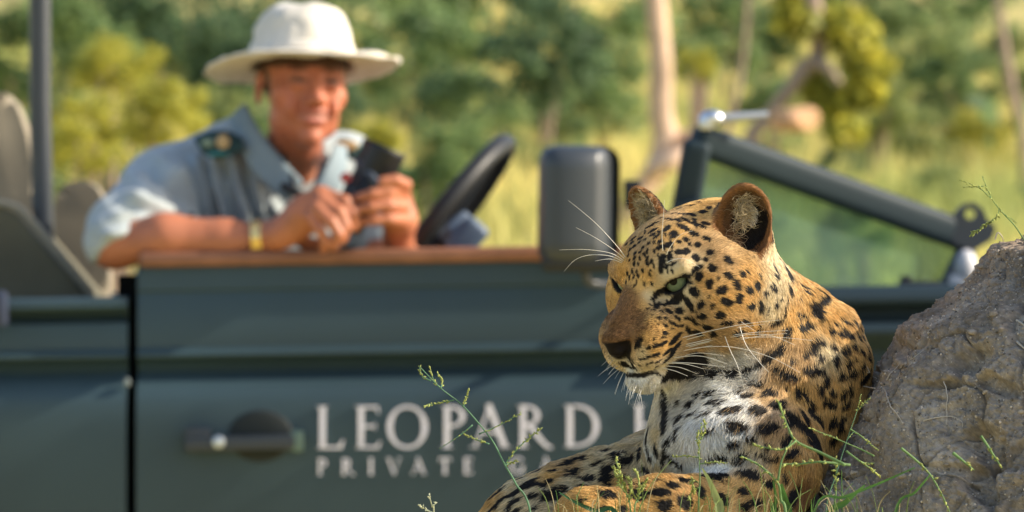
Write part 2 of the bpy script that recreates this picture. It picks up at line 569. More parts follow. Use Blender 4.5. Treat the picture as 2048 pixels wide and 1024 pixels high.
def tree(label, Y, limbs, m, crown=None, tone='light', seed=0):
    """limbs: lists of (px, py, radius px); the first is the trunk and runs down to the ground"""
    base = limbs[0][-1]
    b = P(base[0], base[1], Y); gz = float(ground_z(b.x, Y)) - .05
    t = empty('tree', (b.x, Y, gz))
    tag(t, label, 'tree', 'bushes and trees on the slope behind the vehicle')
    for k, limb in enumerate(limbs):
        pts = [np.array(P(x, y, Y + (0.0 if k == 0 else .12 * math.sin(k * 2 + i)))) for i, (x, y, r) in enumerate(limb)]
        rad = [r / FPX * Y for (_, _, r) in limb]
        if k == 0 and pts[-1][2] > gz:
            pts.append(np.array([pts[-1][0], Y, gz])); rad.append(rad[-1] * 1.25)
        cpts = catmull(pts, 6)
        cr_ = np.interp(np.linspace(0, len(rad) - 1, len(cpts)), range(len(rad)), rad)
        cr_ = cr_ * (1 + .10 * vnoise(cpts, .12, 4 + k))
        bm = bmesh.new(); add_tube(bm, cpts - np.array(t.location), cr_, 10)
        link('trunk' if k == 0 else 'branch', bm_mesh('limb', bm), m, t, smooth=True)
    if crown:
        c = []; rad = []
        rr = np.random.default_rng(seed)
        for (x, y, r) in crown:
            for q in range(3):
                c.append(np.array(P(x + rr.uniform(-.4, .4) * r, y + rr.uniform(-.4, .4) * r, Y + rr.uniform(-.4, .4) * r / FPX * Y)) - np.array(t.location))
                rad.append(r / FPX * Y * rr.uniform(.4, .7))
        o = link('crown', leaf_mesh('crown', c, rad, 300 * len(crown), .085, seed + 300, LEAF[tone]), M_leaf, t)
        o['kind'] = 'stuff'
    return t
tree('pale bare trunk bending at its foot, rising between mirror and windscreen', 29,
     [[(1306, -120, 19), (1312, 0, 21), (1322, 120, 24), (1322, 220, 24), (1330, 280, 24), (1312, 340, 24), (1262, 420, 26)], [(1328, 268, 24), (1365, 278, 18), (1410, 262, 12)], [(1300, 345, 22), (1345, 320, 20), (1390, 290, 12)]],
     M_bark_pale, [(1290, -170, 90), (1380, -190, 80)], 'light', 1)
tree('tree with an arching tan branch inside a yellow green crown', 31,
     [[(1618, -60, 16), (1630, 40, 18), (1636, 110, 18), (1590, 165, 15), (1530, 240, 15), (1500, 290, 18)], [(1585, 165, 12), (1610, 128, 14), (1650, 132, 11), (1680, 168, 7)]],
     M_bark_grey, [(1600, 30, 90), (1690, 50, 80), (1735, 110, 80), (1720, 180, 70), (1640, 190, 55), (1700, 250, 55)], 'yellow', 2)
tree('thin tan sapling right of the pale trunk, leaning', 34, [[(1500, -60, 5), (1485, 120, 6), (1462, 230, 7), (1450, 300, 8)]], M_bark_grey, [(1500, -100, 70)], 'light', 3)
tree('thin pale trunk near the right edge of the picture', 33, [[(1985, -80, 8), (2004, 60, 9), (2022, 170, 11), (2044, 260, 11), (2050, 330, 12)]], M_bark_grey, [(1990, -130, 80)], 'olive', 4)
0 and tree('dead brown branch standing among the dark bushes above the steering wheel', 32, [[(975, -10, 8), (940, 50, 11), (925, 110, 12), (905, 240, 16), (890, 320, 20)]], M_bark_pale, None, 'mid', 5)
# far earth mound
def far_mound(px, py, w, h, Y, label):
    c = P(px, py, Y); gz = float(ground_z(c.x, Y)) - .05
    bm = bmesh.new(); bmesh.ops.create_icosphere(bm, subdivisions=4, radius=1)
    V = np.array([v.co for v in bm.verts]); d = 1 + .22 * fbm(V, .7, 4, seed=8)
    for v, k in zip(bm.verts, d):
        v.co = Vector((v.co.x * k * w / FPX * Y, v.co.y * k * w / FPX * Y, (v.co.z * k) * h / FPX * Y + (c.z - gz)))
    o = link('earth_mound', bm_mesh('earth_mound', bm), mat('far_earth', (.58, .34, .19), rough=.95, noise=(4, .3)), smooth=True)
    o.location = (c.x, Y, gz)
    tag(o, label, 'mound')
far_mound(1585, 242, 48, 26, 30, 'small orange earth mound on the slope above the windscreen bar')

# grass over the slope
def grass_cover(n, seed):
    r = np.random.default_rng(seed)
    y = 19 + (r.random(n) ** .8) * 40
    x = np.where(r.random(n) < .62, (r.random(n) - .5) * (y * .16 + .6), (r.random(n) - .5) * y * .8)
    z = ground_z(x, y)
    a = r.uniform(0, 6.28, n); h = r.uniform(.10, .32, n) * (.8 + .4 * (r.random(n) > .8)); w = r.uniform(.006, .013, n)
    lean = r.normal(size=(n, 2)) * .35
    base = np.stack([x, y, z - .01], 1)
    side = np.stack([np.cos(a), np.sin(a), np.zeros(n)], 1) * w[:, None]
    tip = base + np.stack([lean[:, 0] * h, lean[:, 1] * h, h], 1)
    V = np.stack([base - side, base + side, tip], 1).reshape(-1, 3)
    F = np.arange(3 * n).reshape(-1, 3)
    t = r.random(n)[:, None]
    patch = np.clip(.5 + .9 * fbm(base, 3.0, 2, seed=14), 0, 1)[:, None]
    c = (np.array([.78, .66, .24]) * patch + np.array([.42, .46, .15]) * (1 - patch)) * (.7 + .6 * t)
    return np_mesh('slope_grass', V, F, np.repeat(c, 3, 0))
M_grass = mat('grass_blade', rough=.6, spec=.2, attr='Col', trans=.4)
tag(link('slope_grass', grass_cover(95000, 3), M_grass), 'yellow green grass covering the slope behind the vehicle', 'grass', kind='stuff')
# ------------------------------------------------------------------ the open vehicle
TILT = 0.016
def VP(px, py, Y):
    return P(px, py - (px - 700) * TILT, Y)
car = empty('safari_vehicle', (P(700, 0, 13.6).x, 13.6, 0.0))
tag(car, 'dark green open safari vehicle with white lettering on its door and a lowered windscreen', 'vehicle')
CL = np.array(car.location)
PAINT = (.028, .053, .064)
M_paint = mat('green_paint', PAINT, rough=.5, spec=.45, noise=(1.6, .20), bump=(220, .10, .0008))
M_paint_b = mat('green_paint_clean', (.013, .027, .036), rough=.60, spec=.3, noise=(3, .08))
M_dark = mat('black_gap', (.006, .007, .007), rough=.9, spec=.1)
M_black = mat('black_plastic', (.018, .019, .020), rough=.48, spec=.4, bump=(300, .15, .001))
M_mirror = mat('mirror_plastic', (.034, .042, .051), rough=.40, spec=.55, bump=(400, .1, .0006))
M_chrome = mat('chrome', (.72, .74, .76), rough=.32, metal=1.0)
M_rubber = mat('rubber', (.012, .012, .012), rough=.8)
M_seat = mat('olive_seat', (.24, .205, .145), rough=.85, noise=(9, .15), bump=(160, .3, .002))
M_canvas = mat('olive_canvas', (.13, .118, .075), rough=.9, noise=(7, .2), bump=(200, .35, .002))
M_pipe = mat('seat_piping', (.30, .27, .20), rough=.8)
M_rail = mat('brown_leather', (.24, .10, .052), rough=.6, noise=(14, .25), bump=(120, .3, .002))
M_letter = mat('letter_paint', (.82, .78, .86), rough=.55)
M_steel = mat('dark_steel', (.035, .042, .052), rough=.38, spec=.6)
M_blue = mat('column_cover', (.10, .14, .20), rough=.45)

def car_obj(name, bm, m, parent=None, smooth_angle=40):
    me = bm_mesh(name, bm)
    par = parent or car
    off = CL.copy(); q = par
    o = link(name, me, m, par)
    V = np.empty(len(me.vertices) * 3, np.float32); me.vertices.foreach_get('co', V)
    V = V.reshape(-1, 3) - CL - (0 if par is car else sum_loc(par))
    me.vertices.foreach_set('co', V.astype(np.float32).ravel())
    me.polygons.foreach_set('use_smooth', np.ones(len(me.polygons), dtype=bool))
    me.set_sharp_from_angle(angle=math.radians(smooth_angle))
    me.update()
    return o
def sum_loc(o):
    s = np.zeros(3)
    while o is not None and o is not car:
        s += np.array(o.location); o = o.parent
    return s
def sweep(prof, x0, x1, inner=13.075, steps=2):
    """side panel: profile of (py, Y) pushed along from px x0 to x1"""
    bm = bmesh.new()
    pr = list(prof) + [(prof[-1][0], inner), (prof[0][0], inner)]
    rows = []
    for k in range(steps):
        px = x0 + (x1 - x0) * k / (steps - 1)
        X = (px - 1024) / FPX * 13.0
        rows.append([bm.verts.new((X, y, VP(px, py, 13.0).z)) for py, y in pr])
    n = len(pr)
    for k in range(steps - 1):
        for i in range(n):
            j = (i + 1) % n
            bm.faces.new((rows[k][i], rows[k][j], rows[k + 1][j], rows[k + 1][i]))
    bm.faces.new(rows[0]); bm.faces.new(rows[-1][::-1])
    return bm
def soft(pts, n=5):
    return [tuple(p) for p in catmull([np.array(p) for p in pts], n)]
lower = soft([(690, 13.0), (697, 12.990), (703, 12.984), (709, 12.986), (714, 13.000)], 4)[1:] + [(724, 13.012)] + soft([(738, 13.018), (746, 13.006), (760, 12.984), (776, 12.968), (800, 12.958), (860, 12.953), (960, 12.953), (1080, 12.958), (1240, 12.972)], 5)
door_prof = [(524, 13.045), (525, 13.012), (529, 13.002), (560, 12.999), (574, 12.998), (578, 13.002), (583, 13.002), (588, 12.999), (690, 13.0)] + lower
rear_prof = [(586, 13.05), (587, 12.992), (592, 12.982), (606, 12.980), (613, 12.986), (617, 13.022), (634, 13.03), (638, 13.003), (646, 13.0), (690, 13.0)] + lower
wing_prof = [(588, 13.07), (590, 13.01)] + soft([(594, 13.0), (612, 12.985), (628, 12.990), (634, 13.02)], 4) + [(658, 13.025)] + soft([(663, 12.985), (668, 12.962), (680, 12.952), (694, 12.962), (720, 12.99)], 4) + [(1240, 12.98)]
door = car_obj('door', sweep(door_prof, 275, 1322, steps=8), M_paint)
rear = car_obj('rear_panel', sweep(rear_prof, -1500, 255, steps=8), M_paint)
wing = car_obj('front_wing', sweep(wing_prof, 1330, 3300, steps=8), M_paint_b)
bm = bmesh.new()
add_box(bm, (VP(264, 0, 13.1).x, 13.11, VP(264, 900, 13).z), (.05, .06, .62)); car_obj('door_pillar', bm, M_dark); bm = bmesh.new()
add_box(bm, (VP(1326, 0, 13.1).x, 13.11, VP(1326, 900, 13).z), (.05, .06, .56))
car_obj('door_pillar', bm, M_dark)
bm = bmesh.new(); add_box(bm, (VP(255, 757, 12.98).x, 12.965, VP(255, 757, 12.98).z), (.010, .014, .014), bevel=.004)  # small grey box stands in for a highlight on the door seam
car_obj('seam_glint', bm, mat('glint_grey', (.20, .24, .25), rough=.6))
bm = bmesh.new()
c = VP(800, 513, 13.03); add_box(bm, (c.x, 13.035, c.z), (.905, .095, .026), Matrix.Rotation(-math.atan(TILT), 3, 'Y'), bevel=.009, seg=3)
car_obj('cap_rail', bm, M_rail, door)

# door handle
bm = bmesh.new(); c = P(521, 872, 12.95)
bmesh.ops.create_uvsphere(bm, u_segments=40, v_segments=20, radius=1)
bmesh.ops.transform(bm, matrix=Matrix.Translation((c.x, 12.953, c.z)) @ Matrix.Diagonal((.056, .006, .045, 1)), verts=bm.verts)
handle = car_obj('handle', bm, mat('recess', (.005, .010, .010), rough=.7), door)
bm = bmesh.new(); c = P(480, 886, 12.93); add_box(bm, (c.x, 12.928, c.z), (.190, .020, .026), Matrix.Rotation(math.radians(-1.5), 3, 'Y'), bevel=.006)
c = P(395, 872, 12.93); add_box(bm, (c.x, 12.936, c.z), (.045, .022, .030), bevel=.006)
car_obj('grip', bm, mat('handle_steel', (.034, .042, .052), rough=.5), door)
bm = bmesh.new(); c = P(594, 882, 12.93); add_box(bm, (c.x, 12.934, c.z), (.022, .026, .036), bevel=.005); car_obj('end_cap', bm, mat('worn_green', (.11, .17, .14), rough=.5), door)
bm = bmesh.new(); c = P(437, 884, 12.915)
bmesh.ops.create_uvsphere(bm, u_segments=24, v_segments=12, radius=.0110)
bmesh.ops.transform(bm, matrix=Matrix.Translation((c.x, 12.918, c.z)) @ Matrix.Diagonal((1, .6, 1, 1)), verts=bm.verts)
car_obj('lock', bm, mat('lock_metal', (.55, .60, .64), rough=.5, metal=.4), door)

# ---- lettering: roman capitals, thick and thin strokes with bracketed serifs
def stroke(bm, pts, w0, w1=None):
    w1 = w0 if w1 is None else w1
    p = np.array(pts, float); d = np.gradient(p, axis=0); d /= np.linalg.norm(d, axis=1, keepdims=True)
    nrm = np.stack([-d[:, 1], d[:, 0]], 1); w = np.linspace(w0, w1, len(p))[:, None] * .5
    if callable(w0): w = np.array([w0(t) for t in np.linspace(0, 1, len(p))])[:, None] * .5
    L, R = p + nrm * w, p - nrm * w
    return [(L[i], L[i + 1], R[i + 1], R[i]) for i in range(len(p) - 1)]
def arc(cx, cy, rx, ry, a0, a1, n=28):
    a = np.radians(np.linspace(a0, a1, n)); return np.stack([cx + rx * np.cos(a), cy + ry * np.sin(a)], 1)
def ring(cx, cy, rx, ry, thick, thin, a0, a1, n=40):
    a = np.radians(np.linspace(a0, a1, n)); q = []
    def pt(t, s):
        w = thin + (thick - thin) * abs(math.cos(t)) ** 1.5
        return np.array([cx + (rx - s * w) * math.cos(t), cy + (ry - s * (thin + (thick - thin) * .12)) * math.sin(t)])
    for i in range(n - 1): q.append((pt(a[i], 0), pt(a[i + 1], 0), pt(a[i + 1], 1), pt(a[i], 1)))
    return q
TH, TN = .130, .055
def serif(x, y, w, up):
    h = .028 if up else -.028
    return [((x - w, y), (x + w, y), (x + w * .55, y + h), (x - w * .55, y + h))]
def stem_(x, y0=0, y1=1, s0=True, s1=True):
    q = [((x - TH / 2, y0), (x + TH / 2, y0), (x + TH / 2, y1), (x - TH / 2, y1))]
    if s0: q += serif(x, 0, .155, True)
    if s1: q += serif(x, 1, .155, False)
    return q
def bar(x0, x1, y, t=TN): return [((x0, y - t / 2), (x1, y - t / 2), (x1, y + t / 2), (x0, y + t / 2))]
def tri(x, y, w, h): return [((x - w, y), (x, y), (x, y + h), (x - w * .15, y + h * .15))]
GLY = {
 'L': (.72, stem_(.19) + bar(.2, .66, .022) + [((.56, .03), (.66, .03), (.70, .20), (.66, .20))]),
 'E': (.72, stem_(.19) + bar(.2, .62, .022) + bar(.2, .60, .978) + bar(.2, .54, .52) + [((.54, .03), (.62, .03), (.66, .17), (.63, .17)), ((.54, .97), (.60, .97), (.62, .83), (.59, .83)), ((.51, .44), (.54, .44), (.54, .60), (.51, .60))]),
 'O': (1.06, ring(.53, .5, .48, .515, TH, TN, 0, 360, 56)),
 'P': (.70, stem_(.19) + ring(.28, .745, .34, .255, TH * .9, TN, -90, 90, 26) + bar(.2, .30, .978) + bar(.2, .30, .512)),
 'A': (.98, stroke(None, [(.14, 0), (.49, 1.0)], TN) + stroke(None, [(.46, 1.03), (.86, 0)], TH) + bar(.27, .68, .36) + serif(.12, 0, .13, True) + serif(.86, 0, .16, True)),
 'R': (.84, stem_(.19) + ring(.27, .755, .32, .245, TH * .9, TN, -90, 90, 26) + bar(.2, .30, .978) + bar(.2, .34, .512) + stroke(None, [(.36, .52), (.56, .24), (.76, .02), (.88, -.01)], TH * .95, TN)),
 'D': (.96, stem_(.19) + ring(.34, .5, .54, .50, TH, TN, -90, 90, 36) + bar(.2, .36, .978) + bar(.2, .36, .022)),
 'H': (1.0, stem_(.19) + stem_(.80) + bar(.2, .8, .52)),
 'I': (.40, stem_(.2)), 'V': (.92, stroke(None, [(.12, 1.0), (.48, -.02)], TH) + stroke(None, [(.46, -.0), (.80, 1.0)], TN) + serif(.12, 1, .15, False) + serif(.82, 1, .12, False)),
 'T': (.80, stem_(.40, s1=False) + bar(.04, .76, .975) + [((.04, .96), (.09, .96), (.05, .80), (.02, .80)), ((.71, .96), (.76, .96), (.78, .80), (.75, .80))]),
 'G': (.98, ring(.52, .5, .47, .515, TH, TN, 52, 305, 44) + [((.76, .05), (.76 + TH, .10), (.76 + TH, .46), (.76, .46))] + serif(.82, .46, .15, False) + [((.76, .98), (.80, .98), (.82, .80), (.79, .80))]),
}
def letters(word, x0, base, height, xs, label_y=12.951, thin=1.0, bold=0.0):
    """each letter a thin painted plate on the door; xs = pixel of the left edge of each letter"""
    sc = height / FPX * 12.95
    for ch, px in zip(word, xs):
        wd, quads = GLY[ch]
        o = P(px, base - (px - xs[0]) * .006, 12.95)
        bm = bmesh.new()
        for qi, q in enumerate(quads):
            dz = .00025 * (qi % 3)
            if bold:
                q = np.array(q, float); m_ = q.mean(0); q = m_ + (q - m_) + np.sign(q - m_) * bold
            f = [bm.verts.new((o.x + p[0] * sc * thin, label_y - .0006 - dz, o.z + p[1] * sc)) for p in q]
            b = [bm.verts.new((o.x + p[0] * sc * thin, label_y + .004, o.z + p[1] * sc)) for p in q]
            bm.faces.new(f)
            for i in range(4):
                j = (i + 1) % 4
                bm.faces.new((f[i], f[j], b[j], b[i]))
        car_obj('letter', bm, M_letter, door)
letters('LEOPARDH', 0, 897, 84, [629, 706, 770, 878, 938, 1030, 1124, 1262])
letters('PRIVATEGA', 0, 949, 31, [634, 682, 736, 774, 822, 878, 926, 1020, 1077], thin=.96, bold=.022)

# ---- wing mirror
bm = bmesh.new(); c = P(1158, 412, 12.84)
add_box(bm, (c.x, 12.86, c.z), (.140, .085, .208), Matrix.Rotation(math.radians(1.0), 3, 'Y'), bevel=.040, seg=8)
for v in bm.verts:
    k = (v.co.y - 12.86) / .0425
    xr = (v.co.x - c.x) / .07
    if xr > .3: v.co.y += .055 * ((xr - .3) / .7) ** 1.6 * (1 if k < 0 else 0)
    if k < 0:
        v.co.x = c.x + (v.co.x - c.x) * (1 + .10 * k); v.co.z = c.z + (v.co.z - c.z) * (1 + .05 * k)
mir = car_obj('wing_mirror', bm, M_mirror)
bm = bmesh.new(); c2 = P(1158, 524, 12.87); add_box(bm, (c2.x, 12.87, c2.z), (.128, .080, .034), bevel=.013, seg=4); car_obj('mirror_foot', bm, M_black, mir)
bm = bmesh.new(); add_box(bm, (c.x, 12.906, c.z), (.120, .006, .180), bevel=.002); car_obj('mirror_glass', bm, M_chrome, mir)
bm = bmesh.new(); add_tube(bm, catmull([Pn(1172, 530, 12.87), Pn(1173, 556, 12.87), Pn(1190, 568, 12.88), Pn(1270, 572, 12.92), Pn(1310, 572, 13.0)], 6), .0085, 10); car_obj('mirror_arm', bm, M_steel, mir)
# ---- windscreen
def beam(bm, a, b, w, d, bevel=.012):
    a, b = Vector(a), Vector(b); z = (b - a).normalized()
    y = Vector((0, 1, 0)); y = (y - z * y.dot(z)).normalized(); x = y.cross(z)
    R = Matrix((x, y, z)).transposed()
    return add_box(bm, (a + b) / 2, (w, d, (b - a).length), R, bevel=bevel, seg=4)
ws = None
bm = bmesh.new(); beam(bm, P(1388, 276, 13.06), P(1945, 478, 13.36), .056, .05, .02); ws = car_obj('windscreen_frame', bm, M_paint_b)
bm = bmesh.new(); beam(bm, P(1396, 280, 13.06), P(1362, 470, 13.08), .050, .05, .016); car_obj('side_post', bm, M_paint_b, ws)
bm = bmesh.new(); add_prism(bm, [(P(x, y, 13.05).x, P(x, y, 13.05).z) for x, y in ((1330, 430), (1352, 410), (1400, 395), (1420, 560), (1330, 560))], 13.03, 13.09, .006); car_obj('side_panel', bm, M_paint_b, ws)
bm = bmesh.new(); beam(bm, P(1946, 470, 13.36), P(1880, 606, 13.34), .034, .05, .010); car_obj('side_post', bm, M_steel, ws)
# bracket with its hole
def plate_hole(poly, hole_c, hole_r, y0, y1):
    bm = bmesh.new(); n = 40
    def edge_pt(a):
        d = Vector((math.cos(a), math.sin(a))); best = None
        for i in range(len(poly)):
            p, q = Vector(poly[i]), Vector(poly[(i + 1) % len(poly)])
            e = q - p; den = d.x * e.y - d.y * e.x
            if abs(den) < 1e-12: continue
            w = p - Vector(hole_c); t = (w.x * e.y - w.y * e.x) / den; s = (w.x * d.y - w.y * d.x) / den
            if t > 0 and -1e-6 <= s <= 1 + 1e-6: best = t if best is None else max(best, t)
        return Vector(hole_c) + d * best
    R = []
    for i in range(n):
        a = 2 * math.pi * i / n; o = edge_pt(a); h = Vector(hole_c) + Vector((math.cos(a), math.sin(a))) * hole_r
        R.append([bm.verts.new((o.x, y0, o.y)), bm.verts.new((o.x, y1, o.y)), bm.verts.new((h.x, y1, h.y)), bm.verts.new((h.x, y0, h.y))])
    for i in range(n):
        A, B = R[i], R[(i + 1) % n]
        for k in range(4):
            j = (k + 1) % 4
            bm.faces.new((A[k], A[j], B[j], B[k]))
    return bm
q = lambda x, y: (P(x, y, 13.33).x, P(x, y, 13.33).z)
car_obj('bracket', plate_hole([q(1896, 452), q(1908, 424), q(1926, 408), q(1948, 404), q(1966, 420), q(1976, 446), q(1992, 452), q(1984, 478), q(1950, 500), q(1905, 488)], q(1939, 428), .0095, 13.31, 13.34), M_steel, ws)
M_glass = bpy.data.materials.new('milky_glass'); M_glass.use_nodes = True
nt = M_glass.node_tree; b = nt.nodes['Principled BSDF']
b.inputs['Base Color'].default_value = (.10, .165, .14, 1); b.inputs['Roughness'].default_value = .12; b.inputs['Specular IOR Level'].default_value = .6  # milky green colour, mixed unevenly with clear tinted glass
trp = nt.nodes.new('ShaderNodeBsdfTransparent'); trp.inputs[0].default_value = (.70, .86, .80, 1)
mx = nt.nodes.new('ShaderNodeMixShader'); nz = nt.nodes.new('ShaderNodeTexNoise'); nz.inputs['Scale'].default_value = 7
tcn = nt.nodes.new('ShaderNodeTexCoord'); nt.links.new(tcn.outputs['Object'], nz.inputs['Vector'])
mrn = nt.nodes.new('ShaderNodeMapRange'); mrn.inputs[1].default_value = .3; mrn.inputs[2].default_value = .7; mrn.inputs[3].default_value = .80; mrn.inputs[4].default_value = .50
nt.links.new(nz.outputs[0], mrn.inputs[0]); nt.links.new(mrn.outputs[0], mx.inputs[0])
nt.links.new(b.outputs[0], mx.inputs[1]); nt.links.new(trp.outputs[0], mx.inputs[2]); nt.links.new(mx.outputs[0], nt.nodes['Material Output'].inputs[0])
bm = bmesh.new()
cs = [P(1386, 300, 13.07), P(1925, 492, 13.35), P(1882, 596, 13.345), P(1372, 600, 13.08)]
fv = [bm.verts.new(v) for v in cs]; bv = [bm.verts.new(v + Vector((0, .005, 0))) for v in cs]
bm.faces.new(fv); bm.faces.new(bv[::-1])
for i in range(4): bm.faces.new((fv[i], fv[(i + 1) % 4], bv[(i + 1) % 4], bv[i]))
car_obj('windscreen_glass', bm, M_glass, ws)
bm = bmesh.new(); bmesh.ops.create_uvsphere(bm, u_segments=20, v_segments=12, radius=.017)
bmesh.ops.transform(bm, matrix=Matrix.Translation(P(1424, 237, 13.05)) @ Matrix.Diagonal((1.3, 1, .9, 1)), verts=bm.verts)
add_box(bm, P(1412, 247, 13.05), (.024, .03, .022), bevel=.004)
lat = car_obj('latch', bm, M_chrome, ws)
bm = bmesh.new(); add_tube(bm, [Pn(1428, 238, 13.05), Pn(1475, 234, 13.05), Pn(1536, 229, 13.06)], [.009, .008, .006], 10); car_obj('latch_rod', bm, mat('dull_rod', (.42, .45, .50), rough=.5, metal=.6), ws)
bm = bmesh.new(); add_box(bm, P(1264, 388, 13.3), (.030, .03, .050), bevel=.004); beam(bm, P(1272, 410, 13.3), P(1290, 520, 13.3), .016, .016, .003); car_obj('far_mirror_bracket', bm, M_black)
bm = bmesh.new(); bmesh.ops.create_uvsphere(bm, u_segments=20, v_segments=14, radius=.024)
bmesh.ops.transform(bm, matrix=Matrix.Translation(P(1932, 532, 13.24)) @ Matrix.Diagonal((.85, 1, 1.25, 1)), verts=bm.verts)
add_box(bm, P(1915, 566, 13.24), (.03, .03, .03), bevel=.006)
car_obj('windscreen_knob', bm, mat('grey_white_plastic', (.5, .5, .52), rough=.4))  # whitish grey knob beside the windscreen post
bm = bmesh.new(); add_box(bm, P(1838, 574, 13.22), (.075, .05, .022), bevel=.008); add_box(bm, P(1812, 568, 13.22), (.02, .03, .03), bevel=.006); car_obj('wiper_motor', bm, M_black)

# bonnet, scuttle, floor, dash, back panel
bm = bmesh.new(); a = VP(1335, 592, 13.07); b_ = VP(3300, 592, 13.07)
add_box(bm, ((a.x + b_.x) / 2, 13.78, (a.z + b_.z) / 2 - .03), (b_.x - a.x, 1.38, .04), Matrix.Rotation(-math.atan(TILT), 3, 'Y'), bevel=.01); car_obj('bonnet', bm, M_paint_b)
bm = bmesh.new(); add_box(bm, (P(1190, 0, 13.5).x, 13.8, P(0, 620, 13.5).z), (.22, 1.3, .2), bevel=.02); car_obj('dashboard', bm, M_black)
bm = bmesh.new(); add_box(bm, (P(400, 0, 13.6).x, 13.8, .62), (3.2, 1.4, .05)); add_box(bm, (P(800, 0, 13.6).x, 13.8, .5), (4.2, .9, .14)); car_obj('chassis', bm, M_dark)
bm = bmesh.new(); add_box(bm, (P(300, 0, 13.6).x, 14.52, .95), (2.8, .05, .66), bevel=.01); add_box(bm, (P(2300, 0, 13.6).x, 14.52, .95), (1.7, .05, .66), bevel=.01); car_obj('far_side_panel', bm, M_paint)
for px in (-900, 2700):
    for y in (13.12, 14.45):
        X = P(px, 0, 13.6).x
        bm = bmesh.new()
        ret = bmesh.ops.create_cone(bm, cap_ends=True, segments=40, radius1=.40, radius2=.40, depth=.2)
        bmesh.ops.bevel(bm, geom=[e for e in bm.edges if abs(e.verts[0].co.z - e.verts[1].co.z) < 1e-5], offset=.04, segments=3, affect='EDGES')
        bmesh.ops.transform(bm, matrix=Matrix.Translation((X, y, .40)) @ Matrix.Rotation(math.radians(90), 4, 'X'), verts=bm.verts)
        w = car_obj('wheel', bm, M_rubber)
        bm = bmesh.new(); bmesh.ops.create_cone(bm, cap_ends=True, segments=32, radius1=.21, radius2=.19, depth=.206)
        bmesh.ops.transform(bm, matrix=Matrix.Translation((X, y, .40)) @ Matrix.Rotation(math.radians(90), 4, 'X'), verts=bm.verts)
        car_obj('rim', bm, M_steel, w)

# roll bar pole
bm = bmesh.new(); add_tube(bm, [Pn(80, -560, 13.45), Pn(80, 200, 13.45), Pn(92, 700, 13.45)], .0195, 20); car_obj('roll_bar', bm, M_steel)
bm = bmesh.new(); add_box(bm, P(2, 618, 12.95), (.022, .05, .062), bevel=.008); car_obj('latch_block', bm, mat('navy_block', (.03, .04, .075), rough=.5))
# seats
def slab(outline, y0, y1, r=.03):
    bm = bmesh.new(); add_prism(bm, outline, y0, y1, bevel=r, seg=5); return bm
pz = lambda x, y, Y: (P(x, y, Y).x, P(x, y, Y).z)
def round_poly(pts, Y, n=6): 
    c = catmull([np.array(pz(x, y, Y)) for x, y in pts] + [np.array(pz(*pts[0], Y))], n)[:-1]
    return [tuple(p) for p in c]
s1 = car_obj('seat', slab(round_poly([(-190, 200), (-100, 176), (-20, 180), (30, 200), (58, 260), (70, 330), (68, 400), (56, 460), (-190, 470)], 13.75), 13.62, 13.80), M_seat, smooth_angle=70)
s1b = car_obj('cushion', slab([pz(x, y, 13.5) for x, y in ((-260, 404), (10, 410), (48, 428), (186, 588), (186, 640), (-260, 640))], 13.30, 13.85, .012), M_canvas, s1)
bm = bmesh.new(); add_tube(bm, catmull([Pn(-60, 402, 13.30), Pn(10, 408, 13.30), Pn(50, 428, 13.30), Pn(118, 506, 13.30), Pn(184, 586, 13.30)], 5), .007, 8); car_obj('piping', bm, M_pipe, s1)
s2 = car_obj('seat', slab(round_poly([(112, 420), (122, 382), (150, 364), (182, 366), (206, 390), (214, 450), (214, 620), (112, 620)], 14.0), 13.92, 14.06), M_seat, smooth_angle=70)
s3 = car_obj('seat', slab(round_poly([(330, 560), (600, 560), (600, 700), (330, 700)], 13.5), 13.30, 13.75), M_seat, smooth_angle=70)
s3['label'] = 'driver seat under the man'

# steering wheel
wn_ = Vector((.775, -.13, .62)).normalized()
e1 = Vector((-.62, 0, .775)); e1 = (e1 - wn_ * e1.dot(wn_)).normalized() * 1; e2 = wn_.cross(e1)
top = P(1012, 288, 13.35); dia = Vector((.60, 0, .80)); dia = (dia - wn_ * dia.dot(wn_))
up_ = Vector((.62, 0, .775)); wn_ = Vector((.78, -.09, -.60)).normalized(); up_ = (up_ - wn_ * up_.dot(wn_)).normalized(); sd_ = wn_.cross(up_)
wc = top - up_ * .185
bm = bmesh.new()
pts = [np.array(wc + up_ * .185 * math.cos(a) + sd_ * .185 * math.sin(a)) for a in np.linspace(0, 2 * math.pi, 49)]
add_tube(bm, pts, .0175, 12, cap=False); sw = car_obj('steering_wheel', bm, M_black)
bm = bmesh.new()
for a in (0.4, 2.5, 4.6): add_tube(bm, [np.array(wc), np.array(wc + up_ * .18 * math.cos(a) + sd_ * .18 * math.sin(a))], .009, 8)
car_obj('spokes', bm, M_black, sw)
bm = bmesh.new(); beam(bm, wc, wc + wn_ * .06, .07, .07, .02); car_obj('hub', bm, M_black, sw)
bm = bmesh.new(); beam(bm, P(905, 510, 13.3), P(962, 446, 13.3), .050, .09, .016); beam(bm, P(890, 480, 13.3), P(930, 440, 13.32), .03, .08, .01); car_obj('steering_column', bm, M_blue)
